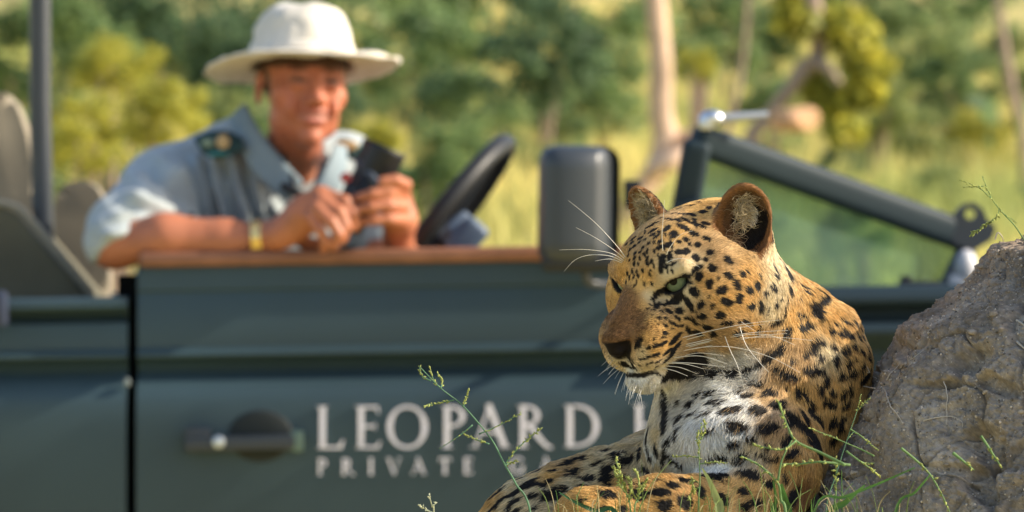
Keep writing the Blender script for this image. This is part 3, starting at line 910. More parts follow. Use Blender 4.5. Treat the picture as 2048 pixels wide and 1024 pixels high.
# ------------------------------------------------------------------ termite mound the leopard lies on
MY = LY + .085
mc = P(2350, 512, MY)
mound = empty('termite_mound', (mc.x, MY, 0.0))
tag(mound, 'grey brown termite mound with fine roots on it, the leopard leaning against its left side', 'mound')
prof_y = np.array([432, 438, 450, 462, 478, 490, 545, 600, 650, 735, 830, 920, 1024, 1150, 1300, 1700, 2400, 3400], float)
prof_r = np.array([5, 90, 190, 265, 325, 366, 402, 456, 536, 612, 660, 703, 764, 830, 860, 1000, 1200, 1500], float)
rows = np.concatenate([np.linspace(432, 470, 30), np.linspace(471, 1060, 430), np.linspace(1064, 1700, 110), np.linspace(1710, 3400, 90)])
th = np.radians(np.concatenate([np.linspace(160, 265, 460), np.linspace(266, 519, 110)]))
th = th[:-1] if abs((th[-1] - th[0]) - 2 * math.pi) < .01 else th
Rr = np.interp(rows, prof_y, prof_r) / FPX * MY
Zr = CAM_Z - (rows - 512) / FPX * MY
TT, RR = np.meshgrid(th, Rr); _, ZZ = np.meshgrid(th, Zr)
mv = np.stack([mc.x + RR * np.cos(TT), MY + RR * np.sin(TT), ZZ], -1).reshape(-1, 3)
nc = len(th); nr = len(rows)
ii = (np.arange(nr - 1)[:, None] * nc + np.arange(nc)[None]); jj = (np.arange(nr - 1)[:, None] * nc + (np.arange(nc)[None] + 1) % nc)
mf = np.stack([ii, ii + nc, jj + nc, jj], -1).reshape(-1, 4)
out = np.stack([np.cos(TT).ravel() * .85, np.sin(TT).ravel() * .85, np.full(mv.shape[0], .5)], 1)
lump = .012 * fbm(mv, .11, 3, seed=60)
mid = fbm(mv, .028, 3, seed=61)
rid = 1 - np.abs(vnoise(mv, .045, 62)); rid2 = 1 - np.abs(vnoise(mv, .017, 63))
clod = np.clip(.7 + .9 * fbm(mv, .06, 2, seed=68), .15, 1.6)
fine = fbm(mv, .0065, 3, .6, seed=64)
d = lump + .0034 * mid - .0040 * np.clip(rid - .86, 0, 1) / .14 - .0020 * np.clip(rid2 - .85, 0, 1) / .15 + .0012 * fine + clod * (.0040 * (.45 - worley(mv, .0085, 7)) + .0018 * (.45 - worley(mv, .0040, 17))) + .0009 * vnoise(mv, .0018, 66)
d -= .0055 * np.clip((rid - .945) / .04, 0, 1) * np.clip(.4 + fbm(mv, .09, 2, seed=69), 0, 1)
# crumbled hollows
mpx = 1024 + mv[:, 0] / mv[:, 1] * FPX; mpy = 512 - (mv[:, 2] - CAM_Z) / mv[:, 1] * FPX
front = mv[:, 1] < MY
wob = fbm(mv, .022, 3, seed=65)
for (x, y, a, b, ang, dep) in [(1935, 712, 42, 22, -25, .020), (1985, 760, 40, 16, 20, .010), (1962, 880, 55, 36, 40, .020), (1950, 950, 50, 30, 60, .016), (1880, 760, 40, 9, -14, .010), (2040, 660, 30, 50, 0, .012),
                               (1960, 660, 16, 40, 30, .010), (1905, 930, 60, 12, -15, .008), (1740, 860, 14, 34, 20, .006), (2030, 900, 34, 40, 0, .010), (1800, 690, 30, 12, -40, .006)]:
    ca, sa = math.cos(math.radians(ang)), math.sin(math.radians(ang))
    dx, dy = mpx - x, mpy - y
    e = np.sqrt(((dx * ca + dy * sa) / a) ** 2 + ((-dx * sa + dy * ca) / b) ** 2) + .35 * wob
    d -= np.where(front, dep / (1 + np.exp((e - .95) / .10)), 0)
fade = np.clip((rows - 432) / 25, 0.15, 1).repeat(nc)
mv = mv + out * (d * fade)[:, None]
tone = (.5 + .5 * np.clip(fbm(mv, .05, 3, seed=70), -1, 1))[:, None]
mcol = np.array([.245, .198, .148]) * (1 - tone) + np.array([.385, .322, .25]) * tone
stain = np.clip(fbm(mv, .035, 4, .6, seed=71) - .15, 0, 1)[:, None]
mcol = mcol * (1 - .45 * stain)
top_w = np.clip((520 - mpy) / 70, 0, 1)[:, None]
mcol = mcol * (1 - top_w * .6) + np.array([.40, .26, .16]) * top_w * .6          # warm sunlit tone painted along the crest
spk = (RNG.random(len(mv)) < .010)[:, None]
mcol = np.where(spk, mcol * RNG.uniform(1.3, 2.0, len(mv))[:, None], mcol * RNG.uniform(.9, 1.1, len(mv))[:, None])
M_earth = mat('termite_earth', rough=.95, spec=.08, attr='Col', noise=(160, .28), bump=(1100, .8, .0010))
m_me = np_mesh('spire', mv - np.array(mound.location), mf, np.clip(mcol, 0, .75))
link('spire', m_me, M_earth, mound, smooth=True)
m_bvh = BVHTree.FromPolygons([tuple(v) for v in mv], [tuple(int(i) for i in q) for q in mf], all_triangles=False)
# broad foot that the leopard rests on
rows2 = np.linspace(0, 1, 60); th2 = np.linspace(0, 2 * math.pi, 220, endpoint=False)
cx, cy = P(1330, 0, LY)[0], LY + .10
hz = P(0, 1130, LY)[2]
T2, H2 = np.meshgrid(th2, rows2)
pr = np.interp(H2, [0, .12, .3, .5, 1], [.02, .34, .50, .62, 1.15]); zz = np.interp(H2, [0, .12, .3, .5, 1], [hz - .02, hz - .05, hz - .16, hz - .34, -.03])
fv = np.stack([cx + pr * np.cos(T2), cy + pr * np.sin(T2) * .85, zz], -1).reshape(-1, 3)
fv += np.stack([np.cos(T2).ravel(), np.sin(T2).ravel(), np.full(T2.size, .4)], 1) * (.03 * fbm(fv, .15, 4, seed=80))[:, None]
nc2 = len(th2)
ii = (np.arange(59)[:, None] * nc2 + np.arange(nc2)[None]); jj = (np.arange(59)[:, None] * nc2 + (np.arange(nc2)[None] + 1) % nc2)
ff = np.stack([ii, ii + nc2, jj + nc2, jj], -1).reshape(-1, 4)
link('foot', np_mesh('foot', fv - np.array(mound.location), ff, np.tile(np.array([.24, .20, .16]), (len(fv), 1))), M_earth, mound, smooth=True)
f_bvh = BVHTree.FromPolygons([tuple(v) for v in fv], [tuple(int(i) for i in q) for q in ff], all_triangles=False)
def mhit(px, py):
    dd = (P(px, py, LY) - CAMV).normalized()
    loc, nrm, i, dist = m_bvh.ray_cast(CAMV, dd)
    return (None, None) if loc is None else (np.array(loc), np.array(nrm))
M_root = mat('dry_root', (.55, .47, .36), rough=.8)
M_rootd = mat('grey_root', (.34, .30, .24), rough=.85)
def root_(pix, r=.0007, m=None, off=.0012):
    pts = []
    for (x, y) in pix:
        loc, nrm = mhit(x, y)
        if loc is None: loc = np.array(P(x, y, MY - .02)); nrm = np.array([0, -1, 0])
        pts.append(loc + nrm * off + np.array([0, -.001, 0]))
    c = catmull(pts, 6); c += .0008 * np.stack([vnoise(c, .01, 1), vnoise(c, .01, 2), vnoise(c, .01, 3)], 1)
    bm = bmesh.new(); add_tube(bm, c - np.array(mound.location), np.linspace(r, r * .4, len(c)), 6)
    link('root', bm_mesh('root', bm), m or M_root, mound, smooth=True)
for pix, r in [([(1713, 700), (1722, 714), (1731, 730), (1739, 746)], .0009), ([(1714, 769), (1732, 773), (1752, 780)], .0010), ([(1772, 785), (1780, 808), (1795, 830), (1808, 848)], .0008),
               ([(1774, 762), (1782, 750), (1788, 742), (1798, 728)], .0007), ([(1889, 762), (1895, 790), (1893, 820), (1895, 850)], .0007), ([(1848, 840), (1880, 834), (1905, 834), (1922, 844), (1926, 856)], .0007),
               ([(1672, 846), (1684, 856), (1700, 862)], .0006), ([(2034, 642), (2048, 650), (2062, 660)], .0012), ([(2032, 686), (2048, 698), (2060, 704)], .0012), ([(1664, 920), (1690, 886), (1712, 872)], .0007),
               ([(1735, 745), (1745, 752), (1756, 760)], .0006), ([(1800, 735), (1830, 715), (1850, 700)], .0005), ([(1930, 560), (1942, 548), (1950, 530)], .0006), ([(1990, 480), (1995, 466), (2003, 472), (2008, 486)], .0009)]:
    root_(pix, r)
for i in range(26):        # crumbs lying proud of the face
    x, y = RNG.uniform(1700, 2045), RNG.uniform(520, 1010)
    loc, nrm = mhit(x, y)
    if loc is None: continue
    bm = bmesh.new(); bmesh.ops.create_icosphere(bm, subdivisions=2, radius=1)
    k = 1 + .35 * vnoise(np.array([v.co for v in bm.verts]) + i * 3.1, .8, 5); s = RNG.uniform(.0016, .0040)
    for v, f in zip(bm.verts, k): v.co = Vector((v.co.x * 1.3, v.co.y, v.co.z * .8)) * float(f) * s
    o = link('crumb', bm_mesh('crumb', bm), M_earth, mound, smooth=False)
    a = o.data.color_attributes.new('Col', 'FLOAT_COLOR', 'POINT')
    cc_ = np.tile(np.array([.40, .33, .25, 1]) * RNG.uniform(.7, 1.2), (len(o.data.vertices), 1)).astype(np.float32); a.data.foreach_set('color', cc_.ravel())
    o.location = loc + nrm * s * .3 - np.array(mound.location)

# grit lying on the face, too fine to pick apart
gi = np.argwhere(front & (mpx > 1590) & (mpx < 2060) & (mpy > 440) & (mpy < 1040)).ravel()
gi = RNG.choice(gi, 2600, replace=False)
ico = bmesh.new(); bmesh.ops.create_icosphere(ico, subdivisions=1, radius=1); ico.verts.ensure_lookup_table()
iv = np.array([v.co for v in ico.verts]); it = np.array([[v.index for v in f.verts] for f in ico.faces]); ico.free()
gs = .0005 + .0011 * RNG.random(len(gi)) ** 3
gv = (mv[gi][:, None, :] + (iv[None] * RNG.uniform(.6, 1.3, (len(gi), len(iv), 1))) * gs[:, None, None] + out[gi][:, None, :] * gs[:, None, None] * .4)
gf_ = it[None] + (np.arange(len(gi)) * len(iv))[:, None, None]
gc = np.repeat(np.array([.36, .31, .25])[None] * RNG.choice([.45, .8, 1.1, 1.7], len(gi))[:, None], len(iv), 0)
grit = link('grit', np_mesh('grit', gv.reshape(-1, 3) - np.array(mound.location), gf_.reshape(-1, 3), np.clip(gc, 0, .75)), M_earth, mound)
grit['kind'] = 'stuff'
# ------------------------------------------------------------------ the leopard
LY = 7.14
LS = FPX / LY                       # photo pixels per metre at the leopard
def LP(px, py, t=0.0):
    return np.array(P(px, py, LY + t))
def lr(px):
    return px / LS

cosY, sinY = 0.68, 0.73
pit = math.radians(25)
HF = np.array([-sinY * math.cos(pit), -cosY * math.cos(pit), -math.sin(pit)])     # forward
HU = np.array([-sinY * math.sin(pit), -cosY * math.sin(pit), math.cos(pit)])      # up
HL = np.array([cosY, -sinY, 0.0])                                                 # towards its left, the side in view
HR = np.stack([HL, HF, HU])
HO = LP(1299, 564, 0.0)
def H(l, f, u):                     # head-local millimetres to world
    return HO + (l * HL + f * HF + u * HU) * 0.001

def ear_axes(s):
    o = (0.60 if s > 0 else -0.12) * HL + 0.80 * HF + 0.10 * HU; o /= np.linalg.norm(o)
    u = HU + s * 0.28 * HL - 0.30 * HF; u -= o * (u @ o); u /= np.linalg.norm(u)
    w = np.cross(o, u)
    return np.stack([w, o, u])
EAR_C = {1: H(56, -90, 23), -1: H(-70, -84, 26)}
EAR_S = {1: .93, -1: .86}

def eye_axes(s):
    o = s * 0.42 * HL + 0.90 * HF + 0.08 * HU; o /= np.linalg.norm(o)
    u = HU - o * (HU @ o); u /= np.linalg.norm(u)
    w = np.cross(u, o)              # sideways
    if w @ HL < 0: w = -w
    a = -s * math.radians(17)        # inner corner lower
    w2 = w * math.cos(a) - u * math.sin(a); u2 = u * math.cos(a) + w * math.sin(a)
    return np.stack([w2, o, u2])
EYE_C = {s: H(s * 32, -9, -1) for s in (1, -1)}
EYE_R = 0.0155

def almond(X, Y, Z, s, grow=0.0):
    R = eye_axes(s); c = EYE_C[s]
    x, y, z = X - c[0], Y - c[1], Z - c[2]
    q = [R[i, 0] * x + R[i, 1] * y + R[i, 2] * z for i in range(3)]
    Rc = 0.024; hh_up, hh_dn = 0.0034, 0.0072
    d1 = np.sqrt(q[0] ** 2 + (q[2] + (Rc - hh_up)) ** 2) - Rc
    d2 = np.sqrt(q[0] ** 2 + (q[2] - (Rc - hh_dn)) ** 2) - Rc
    return np.maximum(np.maximum(d1, d2), 0.004 - q[1]) - grow

def MOUTH(s): return [H(0, 62, -69), H(s * 16, 54, -71), H(s * 34, 30, -69), H(s * 46, 2, -61)]

def build_leopard_mesh():
    lo = np.array([P(700, 512, LY)[0], LY - 0.27, P(0, 1420, LY)[2]])
    hi = np.array([P(1800, 512, LY)[0], LY + 0.33, P(0, 345, LY)[2]])
    F = Field(lo, hi, 0.0024)
    # ---- body, back to front
    F.cone(LP(1420, 985, .14), LP(1130, 1092, .13), lr(165), lr(163), .02)
    F.ell(LP(1090, 1120, .12), (lr(150), .09, lr(150)), .03)
    F.cone(LP(1060, 1190, .10), LP(1230, 1290, -.03), lr(110), lr(75), .03)     # thigh
    F.cone(LP(1230, 1290, -.03), LP(1060, 1370, -.05), lr(60), lr(42), .02)     # shank
    F.cone(LP(1060, 1370, -.05), LP(960, 1375, -.07), lr(45), lr(38), .02)      # hind paw
    F.chain([LP(960, 1200, .16), LP(860, 1280, .15), LP(800, 1370, .1), LP(860, 1390, .03)], [lr(60), lr(38), lr(34), lr(28)], .02)   # tail
    F.cone(LP(1580, 725, .10), LP(1565, 810, .095), lr(146), lr(154), .03)
    F.cone(LP(1565, 810, .095), LP(1520, 940, .09), lr(154), lr(138), .03)
    F.cone(LP(1525, 940, .09), LP(1480, 1060, .08), lr(142), lr(120), .03)
    F.cone(LP(1430, 560, .055), LP(1580, 725, .10), lr(118), lr(146), .025)     # neck
    F.cone(LP(1415, 690, .045), LP(1430, 870, .055), lr(95), lr(132), .03)      # throat
    F.cone(LP(1480, 850, .05), LP(1520, 760, .06), lr(120), lr(130), .03)       # chest to neck
    F.ell(LP(1450, 885, .03), (lr(135), .075, lr(85)), .03)                     # breast
    F.cone(LP(1545, 930, .0), LP(1500, 1040, -.02), lr(105), lr(84), .03)       # shoulder, arm
    F.chain([LP(1500, 1030, -.03), LP(1330, 1030, -.055), LP(1180, 1056, -.075)], [lr(85), lr(78), lr(70)], .02)
    F.chain([LP(1180, 1056, -.075), LP(1150, 1130, -.09), LP(1090, 1190, -.1)], [lr(66), lr(48), lr(52)], .02)
    F.chain([LP(1400, 1130, .02), LP(1250, 1180, -.04), LP(1170, 1260, -.09)], [lr(70), lr(56), lr(52)], .02)   # far foreleg
    # ---- head
    F.ell(H(0, -72, -3), (.066, .078, .046), .02, HR)
    F.ell(H(0, -34, 13), (.047, .052, .032), .018, HR)
    F.cone(H(0, 0, 1), H(0, 53, -25), .0205, .0128, .009)
    for s in (1, -1):
        F.ell(H(s * 54, -42, -26), (.027, .050, .040), .022, HR)        # cheekbone
        F.ell(H(s * 47, -62, -50), (.036, .055, .040), .026, HR)        # jowl
        F.ell(H(s * 31, -9, 14), (.020, .014, .0085), .010, HR)          # brow
        F.ell(H(s * 23, 22, -38), (.020, .038, .024), .014, HR)         # side of the muzzle
    F.cone(H(0, -20, -66), H(0, 38, -72), .036, .022, .02)              # lower jaw
    for s in (1, -1):
        F.ell(H(s * 15.5, 39, -51), (.0185, .0255, .0190), .007, HR)       # whisker pad
    F.ell(H(0, 64, -29), (.0150, .0115, .0085), .005, HR)               # nose
    F.ell(H(0, 67, -38), (.0100, .0075, .0090), .005, HR)
    for s in (1, -1):
        F.ell(H(s * 11.5, 70, -35), (.0052, .006, .0042), .003, HR, 'sub')
    F.cone(H(0, 54, -66), H(0, 72, -47), .0022, .0028, .003, 'sub')     # lip cleft
    # chin, then the mouth line
    F.ell(H(0, 35, -79), (.022, .027, .0150), .004, HR)
    for s in (1, -1):
        F.chain(MOUTH(s), [.0016, .0024, .0034, .004], .002, 'sub')
    # ---- ears
    for s in (1, -1):
        A = ear_axes(s); c = EAR_C[s]
        e = EAR_S[s]
        F.ell(c, (.029 * e, .0150, .036), .010, A)
        F.ell(c - A[2] * .024 - A[1] * .006, (.027 * e, .022, .022), .016, A)
    for s in (1, -1):
        A = ear_axes(s); c = EAR_C[s]
        e = EAR_S[s]
        F.ell(c + A[1] * .0100 - A[2] * .001, (.0285 * e, .0215, .0355), .003, A, 'sub')
        if s > 0:
            F.cone(c + A[1] * .002 - A[2] * .010 + A[0] * .008 * np.sign(A[0][0]), c + A[1] * .006 - A[2] * .034 + A[0] * .012 * np.sign(A[0][0]), .011, .007, .005, 'sub')
    # ---- eyes: lids, then the opening
    for s in (1, -1):
        F.ell(EYE_C[s], .0178, .008)
        R = eye_axes(s); c = EYE_C[s]
        F.cone(c + R[0] * .016 + R[1] * .012 + R[2] * .010, c - R[0] * .016 + R[1] * .012 + R[2] * .007, .005, .005, .006)
        F.put(lambda X, Y, Z, s=s: almond(X, Y, Z, s), EYE_C[s] - .03, EYE_C[s] + .03, .002, 'sub', pad=.004)
    return F.mesh(1)

LV, LQ = build_leopard_mesh()
# broken, furry bulk: gentle lumps under the coat
LN = vert_normals(LV, LQ)
hd = np.linalg.norm(LV - H(0, -10, -20), axis=1)
amp = np.clip((hd - 0.09) / 0.08, 0, 1)
LV = LV + LN * (amp * (0.0035 * fbm(LV, 0.05, 3, seed=3)))[:, None]
LN = vert_normals(LV, LQ)
L_bvh = BVHTree.FromPolygons([tuple(v) for v in LV], [tuple(int(i) for i in q) for q in LQ], all_triangles=False)
CAMV = Vector((0, 0, CAM_Z))
def hit(px, py):
    d = (P(px, py, LY) - CAMV).normalized()
    loc, nrm, i, dist = L_bvh.ray_cast(CAMV, d)
    return (None, None) if loc is None else (np.array(loc), np.array(nrm))

# coat colours placed over the body: tone, hair length (mm)
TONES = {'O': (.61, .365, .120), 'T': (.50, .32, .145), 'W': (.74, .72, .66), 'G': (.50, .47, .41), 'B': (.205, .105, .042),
         'D': (.012, .010, .009), 'C': (.62, .50, .30), 'R': (.27, .13, .048), 'K': (.07, .045, .03), 'E': (.16, .09, .045)}
ZONES = [
 # nose bridge and muzzle, the brown deepened to paint the bridge's unlit side
 (1232,650,'B',6),(1225,625,'B',6),(1245,610,'B',6),(1262,650,'B',6),(1222,675,'B',6),(1255,680,'B',6),(1270,630,'B',6),(1215,690,'B',6),(1240,640,'B',6),(1250,665,'B',6),(1275,660,'B',6),(1240,600,'B',6),(1265,700,'T',4),(1250,590,'B',6),(1262,615,'B',6),(1278,640,'B',6),(1285,660,'B',6),(1236,625,'B',6),(1270,680,'B',6),(1285,610,'O',4),(1300,640,'O',5),(1272,605,'B',6),
 (1290,670,'O',5),(1280,705,'C',5),(1310,700,'O',5),(1340,690,'O',6),(1345,660,'O',7),(1330,620,'T',7),(1265,738,'W',4),(1290,742,'C',4),(1320,744,'C',4),(1300,735,'C',5),(1330,730,'C',6),
 (1265,765,'W',9),(1295,778,'W',13),(1330,772,'W',12),(1285,762,'W',7),(1250,752,'W',6),(1320,757,'W',7),(1235,730,'C',5),
 # forehead
 (1270,540,'T',5),(1285,500,'T',6),(1320,480,'O',7),(1350,470,'O',7),(1390,420,'O',7),(1340,430,'T',7),(1400,480,'T',8),(1360,520,'T',7),
 (1298,592,'C',3),(1340,537,'C',4),(1358,529,'C',4),(1376,533,'C',4),(1350,584,'C',3),(1368,574,'C',3),(1275,575,'O',4),(1262,590,'B',6),(1285,560,'O',5),(1255,560,'O',5),(1245,540,'O',5),(1237,572,'O',4),
 # cheek
 (1400,560,'O',8),(1440,520,'T',9),(1440,600,'O',9),(1400,640,'T',9),(1480,600,'O',9),(1500,560,'O',9),(1460,660,'T',10),(1500,660,'O',11),(1390,700,'T',9),
 (1420,715,'G',11),(1470,715,'G',12),(1380,720,'T',9),(1440,690,'T',10),  # the greys put the shadow below the whiskers into the coat
 # ruff and neck
 (1553,520,'C',10),(1548,570,'C',11),(1540,610,'C',12),(1530,660,'T',14),(1600,520,'O',14),(1580,480,'O',13),(1620,600,'O',15),(1590,640,'O',15),(1660,640,'O',16),
 (1650,700,'C',16),(1600,700,'T',16),(1700,700,'O',16),(1720,760,'O',16),(1660,780,'O',16),(1600,780,'O',16),(1560,740,'T',17),(1540,780,'T',17),
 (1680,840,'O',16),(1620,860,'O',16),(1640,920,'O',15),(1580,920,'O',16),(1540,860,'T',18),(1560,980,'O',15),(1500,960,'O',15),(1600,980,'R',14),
 # throat and chest
 (1400,770,'G',14),(1360,800,'G',14),(1340,830,'G',15),(1440,780,'W',16),(1500,740,'G',15),(1480,800,'W',18),(1420,830,'W',18),(1380,860,'W',15),(1440,880,'W',16),
 (1400,900,'W',16),(1340,880,'W',15),(1320,860,'C',14),(1300,900,'W',14),(1360,920,'W',15),(1440,930,'W',15),(1490,850,'W',20),(1510,880,'C',20),(1490,905,'G',18),
 (1290,930,'C',18),(1320,935,'C',16),(1270,860,'T',16),(1240,920,'C',18),(1200,930,'C',16),(1150,965,'C',15),(1090,990,'C',15),(1060,970,'C',14),(1110,950,'O',14),
 # far flank
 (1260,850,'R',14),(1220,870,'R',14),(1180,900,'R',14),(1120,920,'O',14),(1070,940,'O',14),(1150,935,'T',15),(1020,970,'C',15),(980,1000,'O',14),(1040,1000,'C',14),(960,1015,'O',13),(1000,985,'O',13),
 # foreleg
 (1180,985,'O',12),(1240,965,'O',12),(1320,960,'O',12),(1400,955,'O',12),(1460,960,'O',13),(1300,1010,'O',12),(1220,1015,'O',12),(1420,1010,'O',12),(1150,1010,'O',14),(1140,990,'O',14),(1125,1003,'O',14),(1165,980,'O',14),(1130,1018,'O',14),
]
zp = []; zt = []; zl = []
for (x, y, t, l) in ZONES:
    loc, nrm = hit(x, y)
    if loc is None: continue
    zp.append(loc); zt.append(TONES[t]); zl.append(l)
# sides out of view: orange back, pale belly and legs
for c, t, l in ((H(-60, -40, -20), 'O', 9), (H(-50, -60, -60), 'T', 11), (H(-40, 0, 10), 'T', 6), (H(-25, 40, -40), 'O', 5), (H(0, -90, 40), 'O', 8),
                (LP(1650, 700, .2), 'O', 16), (LP(1600, 900, .2), 'O', 15), (LP(1300, 1000, .25), 'O', 14), (LP(1100, 1050, .22), 'O', 14),
                (LP(1000, 1200, .1), 'O', 13), (LP(1200, 1250, .0), 'O', 12), (LP(900, 1260, .15), 'O', 12), (LP(1100, 1370, -.05), 'T', 9), (LP(1350, 1150, 0), 'W', 16), (LP(1120, 1170, -.1), 'T', 9)):
    zp.append(c); zt.append(TONES[t]); zl.append(l)
zp = np.array(zp); zt = np.array(zt); zl = np.array(zl, float)
def zone(pts):
    out = np.zeros((len(pts), 4)); 
    for a in range(0, len(pts), 20000):
        q = pts[a:a + 20000]
        d2 = ((q[:, None, :] - zp[None]) ** 2).sum(2)
        w = 1.0 / (d2 + 3e-5) ** 2.0
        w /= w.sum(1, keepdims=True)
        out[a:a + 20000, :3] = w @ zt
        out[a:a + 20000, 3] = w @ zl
    return out

# spots, and shadows painted in with them: x, y, half length, half width, angle, read off enlargements of the coat
SPOTS_AND_SHADE = []
def S(ox, oy, s, items):
    for it in items:
        it = tuple(it) + (0,) * (5 - len(it))
        x, y, a, b, ang = it[:5]
        if b == 0: b = a
        SPOTS_AND_SHADE.append((ox + x / s, oy + y / s, a / s, b / s, ang))
S(1200, 360, 5.12, [(757,557,40,38),(685,495,30,28),(690,670,48,28,-55),(610,690,30,22,-60),(800,738,36,32,40),(875,735,40,32,30),(710,780,50,28,80),(625,860,100,32,95),
 (885,610,34,24,50),(925,665,24,16,50),(1005,668,32,28,20),(960,545,42,26,10),(850,485,50,26,60),(800,415,28,22,-20),(885,415,38,20,65),(970,435,48,20,85),(1040,470,45,18,55),
 (940,355,28,20,-20),(1050,325,34,18,10),(1115,285,32,18),(860,350,30,14,50),(1125,740,36,30,20),(985,800,42,30,70),(1080,815,26,22,30),(1310,820,52,30,20),(1155,905,46,42,20),
 (995,905,55,26,-25),(1310,980,48,34,30),(1450,950,42,28,50),(750,860,36,16,-15),(675,885,35,18,-30),(1015,990,40,40),(810,630,26,18,-10),(1095,600,36,24,60),(1080,440,34,20,50),
 (500,480,30,12,-50),(560,440,24,12,-45),(620,390,20,10,-30),(680,330,20,9,-20),(740,345,18,9,20),(800,290,26,9,-30),(870,270,24,9,-20),(930,260,22,9,-20),(1000,230,22,9,-20),
 (700,400,18,10,40),(740,410,16,10,40),(540,520,26,13,-60),(580,580,28,14,-60),(620,630,30,14,-70),(540,560,22,12,-60),(400,640,24,11,-40),(350,680,26,12,-50),(440,690,22,12,-40),
 (500,650,22,12,-50),(360,750,26,13,-60),(480,840,36,18,70),(525,830,30,16,80),(405,800,24,13,60),(350,860,26,13,70),(430,925,28,14,60),(330,935,26,12,60),(510,970,30,14,70),
 (390,990,28,14,70),(300,1000,22,10,70),(450,760,22,12,50),(390,860,20,10,70),(300,820,20,9,-60),(460,610,20,10,-50)])
S(1200, 540, 5.12, [(1120,145,58,34,-70),(965,225,52,40,15),(1240,210,62,38,-15),(1400,150,50,30,55),(1215,92,20,16),(1420,295,52,38,70),(1290,325,62,36,20),(1035,355,46,30,-60),
 (1145,355,28,24),(895,325,52,32,20),(810,420,48,28),(1220,458,54,36),(1045,470,44,28,-15),(925,490,42,24,-15),(790,495,34,18,20),(705,425,48,22,35),(945,415,28,10,-10),(1115,275,22,14),
 (990,540,24,16,-30),(830,570,34,16),(720,540,30,14,25),(610,490,26,16,35),(670,490,22,14,50),(630,425,24,14,50),(580,390,22,12,60),(545,410,16,12,40),(900,610,38,20,50),(770,560,30,12,20),
 (675,575,22,12,10),(740,605,16,10),(670,645,32,18,15),(650,688,26,10),(1095,590,48,28,10),(1300,550,62,26,-15),(1150,660,32,28),(1000,640,32,22,60),(390,750,65,26,-45),
 (770,710,60,26,-20),(650,755,42,22,-8),(570,775,40,22,-5),(495,800,30,18,-20),(550,710,16,12),(770,800,50,20,-20),(690,838,46,20,-8),(575,865,46,20,-12),(440,910,46,15,-15),(500,888,30,14,-15),
 (700,905,60,14,-20),(600,930,40,12,-12),(520,950,34,11,-15),(475,965,14,10),(405,980,12,9),(430,830,12,8),(575,990,14,10),(800,225,95,20,-27),(730,325,26,14,80),(690,330,28,15,80),(800,315,18,18),
 (615,345,20,12,80),(650,360,24,12,70),(930,130,22,18,-40),(610,225,70,26,-45),(540,285,40,10,-30),(930,45,70,14,-38),(510,350,18,9,50),(480,400,10,8),(540,460,12,8),(600,560,18,9,20),(650,545,10,7),(570,520,12,8),(500,395,10,7)])
S(1460, 360, 5.12, [(600,570,75,22,52),(710,600,40,16,55),(670,765,60,32,50),(770,735,36,22,45),(635,845,28,18,30),(580,910,48,22,75),(610,985,50,28,65),(770,945,70,36,-70),(850,835,40,16,20),
 (900,980,40,30,40),(970,975,36,22,60),(470,915,26,14,-80),(465,980,28,22),(540,750,26,14,80),(515,810,18,14),(120,955,48,26,55),(175,930,26,10,60),(295,975,32,14,80),
 (430,420,90,26,75),(400,560,70,30,90),(470,560,50,15,70)])
S(1460, 540, 5.12, [(65,145,52,26,55),(195,205,38,34,20),(285,160,46,26,50),(90,295,55,38,70),(215,365,42,38),(315,365,55,28,60),(450,180,34,28),(380,225,34,18,80),(620,215,42,22,-80),
 (770,180,28,22,-20),(905,150,36,30),(800,237,26,14,-20),(525,285,16,14),(475,345,32,20,-80),(395,380,40,12,85),(930,345,85,38,-45),(905,430,88,40,80),(985,310,45,28,-50),(955,240,45,10,5),
 (720,470,62,26),(560,400,75,12,-55),(715,300,28,12,-30),(785,595,72,46,-25),(1045,630,52,34,60),(1090,560,26,20,10),(1180,535,58,24),(1215,660,42,36),(1130,660,42,24,70),(1275,550,36,18,80),  # second entry paints the shade of a crease in the neck
 (1320,590,28,16,60),(1190,340,50,30,60),(1310,680,48,18,55),(1355,680,40,18,80),(1335,540,20,16),(1285,460,16,16),(850,810,95,48,-35),(915,745,50,28),(1060,795,38,32,20),(1160,835,42,38),(1210,810,28,28),
 (1280,790,42,30,50),(1350,840,40,20,85),(1400,820,40,20,70),(935,890,36,42),(1080,930,60,36,-75),(1210,960,48,30,-70),(1270,915,20,26),(1345,985,50,34,80),(1410,890,35,20,80),
 (600,640,60,38,-40),(500,830,120,40,-33),(350,915,100,34,-33),(655,940,40,24,-10),(480,1000,40,20),(130,520,60,20,10),(295,580,40,20,85),(480,520,50,24),(80,640,60,20)])  # jaw and cheek undersides: shading painted in with the throat stripe
S(1200, 700, 5.12, [(980,240,330,34,-4),(1330,225,220,34,-12),(800,200,110,46,30),(1020,445,55,18,-30),(1140,455,75,18,-25),(815,545,28,28),(935,555,50,28,-35),(670,625,120,44,52),(820,700,60,22,-25),  # first three: shadow below the jaw, painted together with black markings
 (1150,540,50,12,-30),(1250,545,65,18,-30),(1430,420,55,16,-25),(1300,460,50,10,-20),(1330,620,105,28,-20),(1090,650,60,12,-35),(960,650,50,12,-40),(1400,790,138,60,15),
 (1090,840,60,34,-10),(800,845,50,20,-35),(695,920,48,30,-10),(490,900,65,28,60),(1350,960,70,45),(560,246,140,7,0),(330,200,70,8,40),(700,256,60,10,-5)])
